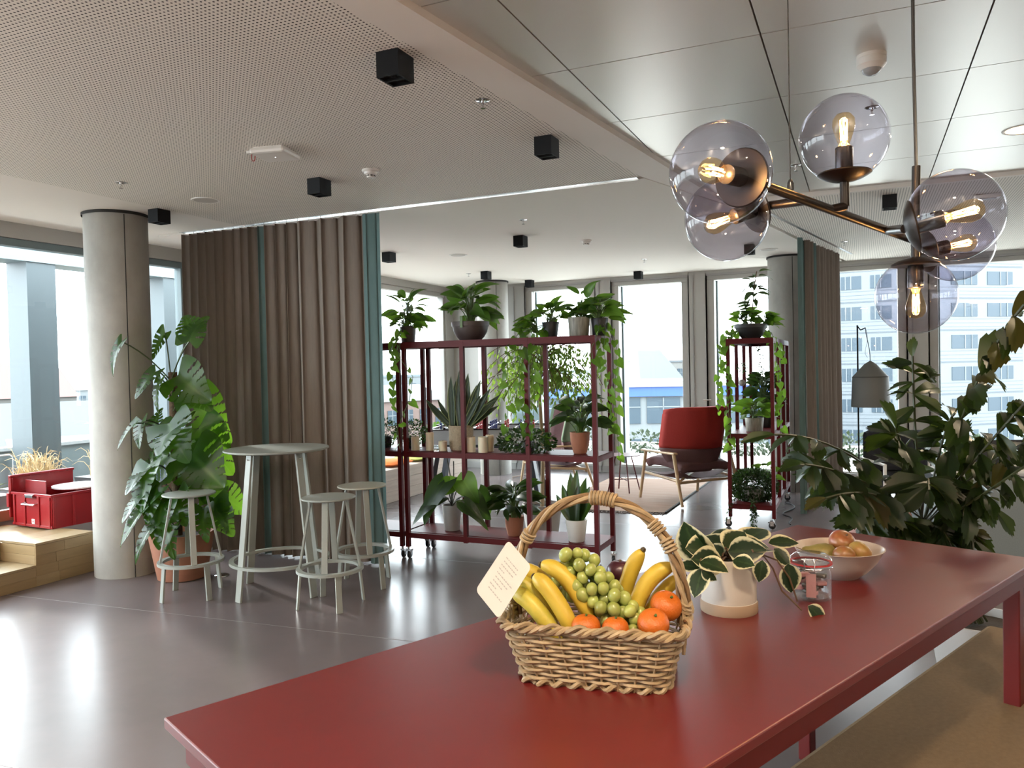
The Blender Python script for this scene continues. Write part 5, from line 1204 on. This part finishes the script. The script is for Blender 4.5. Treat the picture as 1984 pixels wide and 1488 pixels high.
part('loose_cord', MB().tube(bez((.075, -.04, 1.92), (.13, -.02, 1.75), (.03, -.02, 1.70), (.09, -.05, 1.62), 12), .0015, 5), M_black, t)

# ---------------------------------------------------------------- fishtail palm behind the table
random.seed(91)
PC = Vector((.50, 4.35, 0)); t = thing('fishtail_palm', 'large fishtail palm with jagged dark leaves behind the table', 'plant', PC)
pot(t, .17, .22, .34, M_greyp)
fr_ = [ # frond paths: list of points, leaflets, size, yellow share
 ([(0.243, 4.309, 0.826), (0.058, 4.069, 1.104), (-0.158, 3.866, 1.269), (-0.364, 3.665, 1.274)], 6, .19, 0), ([(0.240, 4.253, 0.836), (0.034, 3.947, 1.047), (-0.134, 3.764, 1.124), (-0.232, 3.611, 1.151)], 8, .20, .0),
 ([(0.258, 4.370, 0.816), (0.232, 4.368, 1.201), (0.230, 4.374, 1.484), (0.227, 4.375, 1.612)], 9, .17, .0), ([(0.251, 4.258, 0.836), (0.186, 4.015, 1.067), (0.153, 3.949, 1.215), (0.131, 3.886, 1.290)], 8, .20, .15),
 ([(0.262, 4.263, 0.811), (0.372, 3.993, 1.238), (0.444, 3.814, 1.604), (0.585, 3.663, 1.804)], 11, .22, .25), ([(0.255, 4.151, 0.832), (0.434, 4.018, 1.122), (0.545, 3.962, 1.289), (0.640, 3.898, 1.426)], 9, .17, .0),
 ([(0.262, 4.262, 0.786), (0.402, 4.111, 1.038), (0.560, 4.076, 1.165), (0.667, 4.016, 1.241)], 8, .16, 0), ([(0.255, 4.150, 0.807), (0.369, 3.986, 0.985), (0.427, 3.959, 1.061), (0.511, 3.939, 0.943)], 8, .17, .1),
 ([(0.233, 4.140, 0.808), (0.117, 3.873, 0.991), (0.012, 3.718, 1.056), (-0.148, 3.536, 1.021)], 7, .20, .1), ([(0.248, 4.202, 0.822), (0.247, 3.987, 1.026), (0.265, 3.943, 1.126), (0.253, 3.771, 1.036)], 9, .21, .6),
 ([(0.232, 4.139, 0.759), (0.138, 3.935, 0.865), (0.053, 3.842, 0.901), (-0.041, 3.691, 0.901)], 8, .15, .0), ([(0.255, 4.148, 0.759), (0.326, 3.964, 0.894), (0.383, 3.935, 0.880), (0.438, 3.903, 0.800)], 8, .18, .5),
 ([(0.243, 4.143, 0.735), (0.263, 3.936, 0.873), (0.300, 3.898, 0.882), (0.336, 3.857, 0.802)], 7, .17, .3), ([(0.246, 4.199, 0.723), (0.206, 4.020, 0.877), (0.169, 3.895, 0.921), (0.134, 3.823, 0.841)], 8, .17, .2),
 ([(0.254, 4.312, 0.750), (0.058, 4.173, 0.891), (-0.077, 4.060, 0.965), (-0.187, 3.957, 1.025)], 8, .17, 0), ([(0.269, 4.375, 0.790), (0.343, 4.416, 1.122), (0.364, 4.374, 1.279), (0.405, 4.339, 1.332)], 8, .18, .1), ([(0.248, 4.038, 0.829), (0.357, 3.869, 0.913), (0.454, 3.860, 1.009), (0.596, 3.762, 1.148)], 9, .16, .1)]
st = []
for pts, n, size, yl in fr_:
    P = bez(*pts, 12); base = PC+Vector((U(-.04, .04), U(-.04, .04), .32)); st.append([base, lerp(base, P[0], .6)+Vector((0, 0, .02))]+P)
    for k in range(n):
        q = .30+.70*k/(n-1); i = min(11, int(q*12)); b_ = P[i].lerp(P[i+1], q*12-i); ax = (P[i+1]-P[i]).normalized(); side = ax.cross(Vector((0, -.5, 1))).normalized()*(1 if k % 2 else -1)
        if k == n-1: d = ax
        else: d = (ax*U(.35, .8)+side*U(.6, 1)+Vector((0, 0, U(-.7, .05)))).normalized()
        for rep_ in range(1 if k == n-1 else 3):
         d = d if rep_ == 0 else (ax*U(.0, .6)-side*U(.5, 1)+Vector((0, U(-.4, .3), U(-.8, .1)))).normalized()
         kd = 'fishy' if random.random() < yl*.35 else 'fish'; leaf(t, kd, b_, b_+d*size*U(.55, 1.0), Vector((0, -.5, 1))+Vector((U(-.7, .7), U(-.8, .4), U(-.4, 0))), U(.45, .75))
stems(t, st, .0055, mat('dark palm stalk', (.04, .05, .02), .45), name='stalks')

# small things further back
random.seed(111)
c = Vector((-5.664, 10.2, 0)); t = thing('potted_monstera', 'young pale monstera behind the table football, by the far window', 'plant', c); pot(t, .11, .14, .30, M_lgrey)
clump(t, 'mon', c+Vector((0, 0, .27)), 14, .62, .22, .24, .5, r=.004)
solo('power_cable', MB().tube(bez((-.80, 9.30, .008), (-.50, 8.9, .008), (-.95, 8.7, .008), (-.70, 8.45, .008), 16)+bez((-.70, 8.45, .008), (-.62, 8.3, .008), (-.72, 8.2, .008), (-.66, 8.05, .008), 8)[1:], .006, 6), M_black, 'black power cable lying on the floor beside the end shelf', 'cable')
t = thing('ceiling_device', 'small white emergency light on the perforated ceiling at the right', 'ceiling light', (.93, 7.35, 2.9)); part('device_body', MB().box(-.09, .09, -.05, .05, -.03, 0), M_white, t, smooth=False, bevel=.006); part('device_lens', MB().box(-.06, .06, -.03, .03, -.034, -.031), M_greyp, t, smooth=False)

# ---------------------------------------------------------------- outside: terrace, posts, town
def ext(name, mb, m_, label, cat, **k): return solo(name, mb, m_, label, cat, smooth=False, **k)
tag(obj('ground', MB().box(-260, 260, -120, 330, -18.4, -18).mesh('ground', mat('grey street ground', (.22, .22, .21), .9), smooth=False)), 'grey street level far below the windows', None, None, 'structure')
dk = thing('terrace_deck', 'weathered timber deck of the terrace outside the left window', 'deck', (-7.9, 4.5, .0))
part('deck_base', MB().box(-1.2, .77, -8, 7, -.2, .075), M_planter, dk, smooth=False)
for k in range(17): x = -1.2+k*.115; part('deck_board', MB().box(x, x+.109, -4, 5, .077, .10), M_deck, dk, smooth=False)
pg = thing('steel_pergola', 'dark steel pergola frame on the terrace', 'pergola', (-8.55, 5.9, .102))
for y in (-4.2, -2.1, 0, 1.85, 3.7, 5.2): part('post', MB().box(-.17, .17, y-.17, y+.17, .0, 2.78), M_steel, pg, smooth=False)
part('edge_beam', MB().box(-.19, .19, -5, 5.6, 2.78, 3.06), M_steel2, pg, smooth=False)
part('gutter', MB().box(-.30, -.20, -5, 5.6, 2.98, 3.10), M_alu, pg, smooth=False)
pr = thing('terrace_parapet', 'grey metal parapet along the terrace edge', 'parapet', (-9.32, 5, .08))
part('parapet_wall', MB().box(-.06, .06, -6, 7, 0, .66), M_steel2, pr, smooth=False); part('parapet_cap', MB().box(-.10, .10, -6, 7, .66, .70), mat('pale parapet cap', (.36, .39, .40), .5), pr, smooth=False); part('hand_rail', MB().tube([(.12, -6, .62), (.12, 1.0, .62), (.12, 1.05, .58), (.12, 1.05, .0)], .014, 8), M_alu, pr)
random.seed(101)
def planter(label, x, y, w, d, h, kind):
    t = thing('terrace_planter', label, 'planter', (x, y, .10)); b_ = MB(); q = .82
    vs = [(-w*q, -d*q, 0), (w*q, -d*q, 0), (w*q, d*q, 0), (-w*q, d*q, 0), (-w, -d, h), (w, -d, h), (w, d, h), (-w, d, h)]
    part('planter_box', MB().add(vs, [(0, 3, 2, 1), (4, 5, 6, 7), (0, 1, 5, 4), (1, 2, 6, 5), (2, 3, 7, 6), (3, 0, 4, 7)]), M_planter, t, smooth=False)
    mb = MB()
    for k in range(170 if kind == 'straw' else 130):
        a = U(0, 6.28); b0 = Vector((U(-.6, .6)*w, U(-.6, .6)*d, h)); hh = U(.18, .46) if kind == 'straw' else U(.06, .2); r_ = U(.02, .22)
        mb.tube(arc(b0, b0+Vector((math.cos(a)*r_*.3, math.sin(a)*r_*.3, hh)), b0+Vector((math.cos(a)*r_, math.sin(a)*r_, hh*U(.5, .95))), 4), [.005, .0045, .004, .003, .001], 3)
    o = part('grass', mb, M_straw if kind == 'straw' else mat('dull green grass', (.16, .20, .08), .8), t); o['kind'] = 'stuff'
planter('grey planter of dry straw grass on the terrace', -8.05, 5.55, .26, .26, .34, 'straw'); planter('grey planter with short green plants on the terrace', -8.0, 4.85, .24, .26, .34, 'green'); planter('grey planter of dry grass further along the terrace', -8.1, 6.5, .26, .3, .34, 'straw')

# flat roof terrace outside the back windows
rf = thing('roof_terrace', 'pale gravel roof terrace outside the back windows', 'roof', (0, 15.2, -.5)); part('gravel_surface', MB().box(-14, 14, -3.6, 3.2, -.3, 0), mat('pale gravel', (.50, .48, .44), .9, noise=(30, .3)), rf, smooth=False); part('roof_edge', MB().box(-14, 14, 3.2, 3.5, -.3, .22), mat('pale stone coping', (.40, .40, .38), .8), rf, smooth=False)
random.seed(103)
for k in range(9):
    x = -7+k*1.15; t = thing('roof_shrub', 'low roof shrub outside the back windows, %s from the left' % ['first', 'second', 'third', 'fourth', 'fifth', 'sixth', 'seventh', 'eighth', 'ninth'][k], 'shrub', (x, 18.1, -.5), 0, 'low shrubs along the roof edge'); tinybush(t, (x, 18.1, -.22), .42, 260, .10, M_tree, sc=(1.2, .6, .6))
# buildings
M_glass = mat('dark window glass', (.028, .042, .055), .4, spec=.25); M_bl = mat('blue fascia', (.012, .05, .22), .5)
def facade(t, w, z0, rows, cols, wh, ww, face='y-', d=0, y=0, m_=None, fm=None, x0=0, pitch=3.0, xs_=None):
    """windows on the face y = const of a building, local x 0..w; each one is a part with a frame"""
    me = None
    for r_ in range(rows):
        for c_ in range(cols):
            xc = xs_[c_] if xs_ else x0+(c_+.5)*(w/cols); zc = z0+r_*pitch
            o = part('window', MB().box(xc-ww/2, xc+ww/2, y-.10, y-.02, zc, zc+wh), m_ or M_glass, t, smooth=False)
            if fm: part('window_cross', MB().box(xc-.04, xc+.04, y-.14, y-.10, zc, zc+wh).box(xc-ww/2, xc+ww/2, y-.14, y-.10, zc+wh*.62, zc+wh*.62+.08), fm, o, smooth=False)
# white hotel at the right: corner nearest
HC0 = Vector((6.217, 81.670, 1.442)); HC0.z = 0
M_hot = mat('white tiled facade', (.085, .097, .108), .6); M_hotj = mat('facade joint', (.045, .055, .065), .6)
t = thing('hotel_building', 'white high rise hotel with window bands seen through the right windows', 'building', (HC0.x, HC0.y, -18)); H = 35
def wing(ang, sg, w, xs_, ww):
    M = Matrix.Rotation(ang, 4, 'Z')
    def bx(x0, x1, y0, y1, z0, z1): return MB().box(min(sg*x0, sg*x1), max(sg*x0, sg*x1), y0, y1, z0, z1, M)
    part('wall', bx(0, w, 0, 9, 0, H), M_hot, t, smooth=False)
    for r_ in range(14):
        z = 18+1.6-13.9+r_*2.95
        if z+1.3 > H: break
        for xc in xs_:
            o = part('window', bx(xc-ww/2, xc+ww/2, -.05, -.005, z, z+1.25), M_glass, t, smooth=False)
            part('mullion', bx(xc-.05, xc+.05, -.09, -.05, z, z+1.25), M_hot, o, smooth=False); part('mullion', bx(xc+ww*.25, xc+ww*.25+.08, -.09, -.05, z, z+1.25), M_hot, o, smooth=False)
        part('floor_joint', bx(0, w, -.03, -.002, z+1.7, z+1.78), M_hotj, t, smooth=False)
        for k in range(4): part('tile_joint', bx(0, w, -.015, -.002, z-.25-k*.36, z-.21-k*.36), M_hotj, t, smooth=False)
wing(R(24.1)+R(-6+22), 1, 24, [3.2, 7.4, 12.8, 17.5, 21.6], 3.0)
wing(R(24.1)+R(-6-24), -1, 13.5, [4.6, 7.2, 9.8], 1.8)
# low building with a blue fascia, straight ahead
B0 = Vector((-17.136, 55.841, -0.402)); t = thing('station_building', 'low building with a blue fascia and white gridded windows', 'building', (B0.x, B0.y, -18), R(18))
M_pale = mat('pale render', (.095, .105, .11), .7); zt = 18+B0.z
part('wall', MB().box(-9, 14, 0, 10, 0, zt+.35), M_pale, t, smooth=False); part('blue_fascia', MB().box(-9, 14, -.3, -.002, zt-.35, zt+.35), M_bl, t, smooth=False); part('roof_edge', MB().box(-9.2, 14.2, -.5, 10.2, zt+.35, zt+.75), mat('pale roof edge', (.16, .165, .165), .7), t, smooth=False)
facade(t, 23, zt-2.35, 1, 8, 1.9, 2.4, y=0, x0=-9, fm=M_pale); facade(t, 23, zt-5.4, 1, 8, 1.9, 2.4, y=0, x0=-9, fm=M_pale)
# rooftops in between and behind
random.seed(107)
rm = [mat('roof tone %d' % k, c, .8) for k, c in enumerate(((.085, .075, .065), (.07, .078, .085), (.115, .112, .105), (.10, .065, .055), (.085, .105, .115)))]
def block(label, px, dep, w, d_, top, roof, rz, wm, rmat, rows=2, cols=5):
    t = thing('town_house', label, 'building', (px[0], px[1], -18), rz, 'town houses beyond the windows'); h = 18+top
    part('wall', MB().box(-w/2, w/2, 0, d_, 0, h), wm, t, smooth=False)
    if roof: part('roof', MB().add([(-w/2-.2, -.3, h), (w/2+.2, -.3, h), (w/2+.2, d_+.3, h), (-w/2-.2, d_+.3, h), (-w/2+roof*.4, d_/2, h+roof), (w/2-roof*.4, d_/2, h+roof)], [(0, 1, 5, 4), (1, 2, 5), (2, 3, 4, 5), (3, 0, 4), (0, 3, 2, 1)]), rmat, t, smooth=False)
    else: part('roof', MB().box(-w/2-.1, w/2+.1, -.1, d_+.1, h, h+.3), rmat, t, smooth=False)
    facade(t, w, h-2.4, 1, cols, 1.5, 1.0, y=0, x0=-w/2, fm=M_pale)
    if rows > 1: facade(t, w, h-5.6, rows-1, cols, 1.5, 1.0, y=0, x0=-w/2, fm=M_pale, pitch=-3.1)
    return t
hs = [('low brown roofed shed below the station', (-8.435, 33.407, -1.625), 7, 6, -3.4, 1.2, 0, 2, 0), ('grey flat roofed annex below the station', (-14.618, 41.571, -2.774), 7, 6, -3.8, 0, .2, 2, 1), ('pale house with grey roof behind the station, left', (-25.473, 92.681, 0.759), 16, 10, -.8, 1.6, .3, 2, 4), ('pale tower block behind the station', (-25.185, 109.274, 1.970), 12, 10, 1.8, 0, .4, 2, 1), ('red roofed house left of the station', (-31.106, 75.905, 0.283), 10, 10, -1.6, 1.5, .3, 0, 3), ('grey gabled house far behind the end shelf', (-17.420, 75.449, 0.107), 6, 5, -1.0, 4.0, .5, 1, 1), ('pale office block far behind the plant shelf', (-45.504, 111.126, 1.251), 22, 10, .6, 0, .4, 2, 4)]
for lb, p, w, d_, top, roof, rz, wm, rmn in hs: block(lb, p, 0, w, d_, top, roof, R(24)+rz, rm[wm], rm[rmn])
M_bei = mat('beige old facade', (.062, .060, .055), .8); M_yel = mat('yellow facade', (.15, .10, .025), .8); M_slate = mat('slate roof', (.042, .047, .05), .8); M_redroof = mat('red tiled roof', (.09, .042, .036), .8)
AL = R(24.1)+R(34)
hl_ = [('beige old house with mansard roof outside the left window', (-45.635, 29.971, 0.778), 20, 10, -2.6, 2.6, M_bei, M_slate, 8), ('house with a big red tiled roof behind the beige one', (-77.995, 47.291, 1.579), 18, 12, -.4, 3.6, M_bei, M_redroof, 8), ('yellow house with white windows beyond the column', (-36.452, 27.481, -0.244), 6, 8, -2.2, 0, M_yel, M_slate, 4), ('pale modern block with glass roof on the left horizon', (-116.484, 84.844, 0.831), 14, 10, -.6, 1.2, M_pale, rm[4], 5), ('brick house beside the far left window', (-42.373, 68.651, -0.713), 9, 10, -1.6, 1.6, rm[3], M_slate, 5), ('pale balcony block beside the far left window', (-58.121, 89.016, 0.005), 10, 10, .6, 0, M_pale, rm[4], 4), ('grey roofed house glimpsed behind the monstera', (-70.910, 66.849, -0.447), 8, 10, -1.4, 1.8, M_pale, M_slate, 4)]
for lb, p, w, d_, top, roof, wm, rmn, cols in hl_: block(lb, p, 0, w, d_, top, roof, AL, wm, rmn, 3, cols)
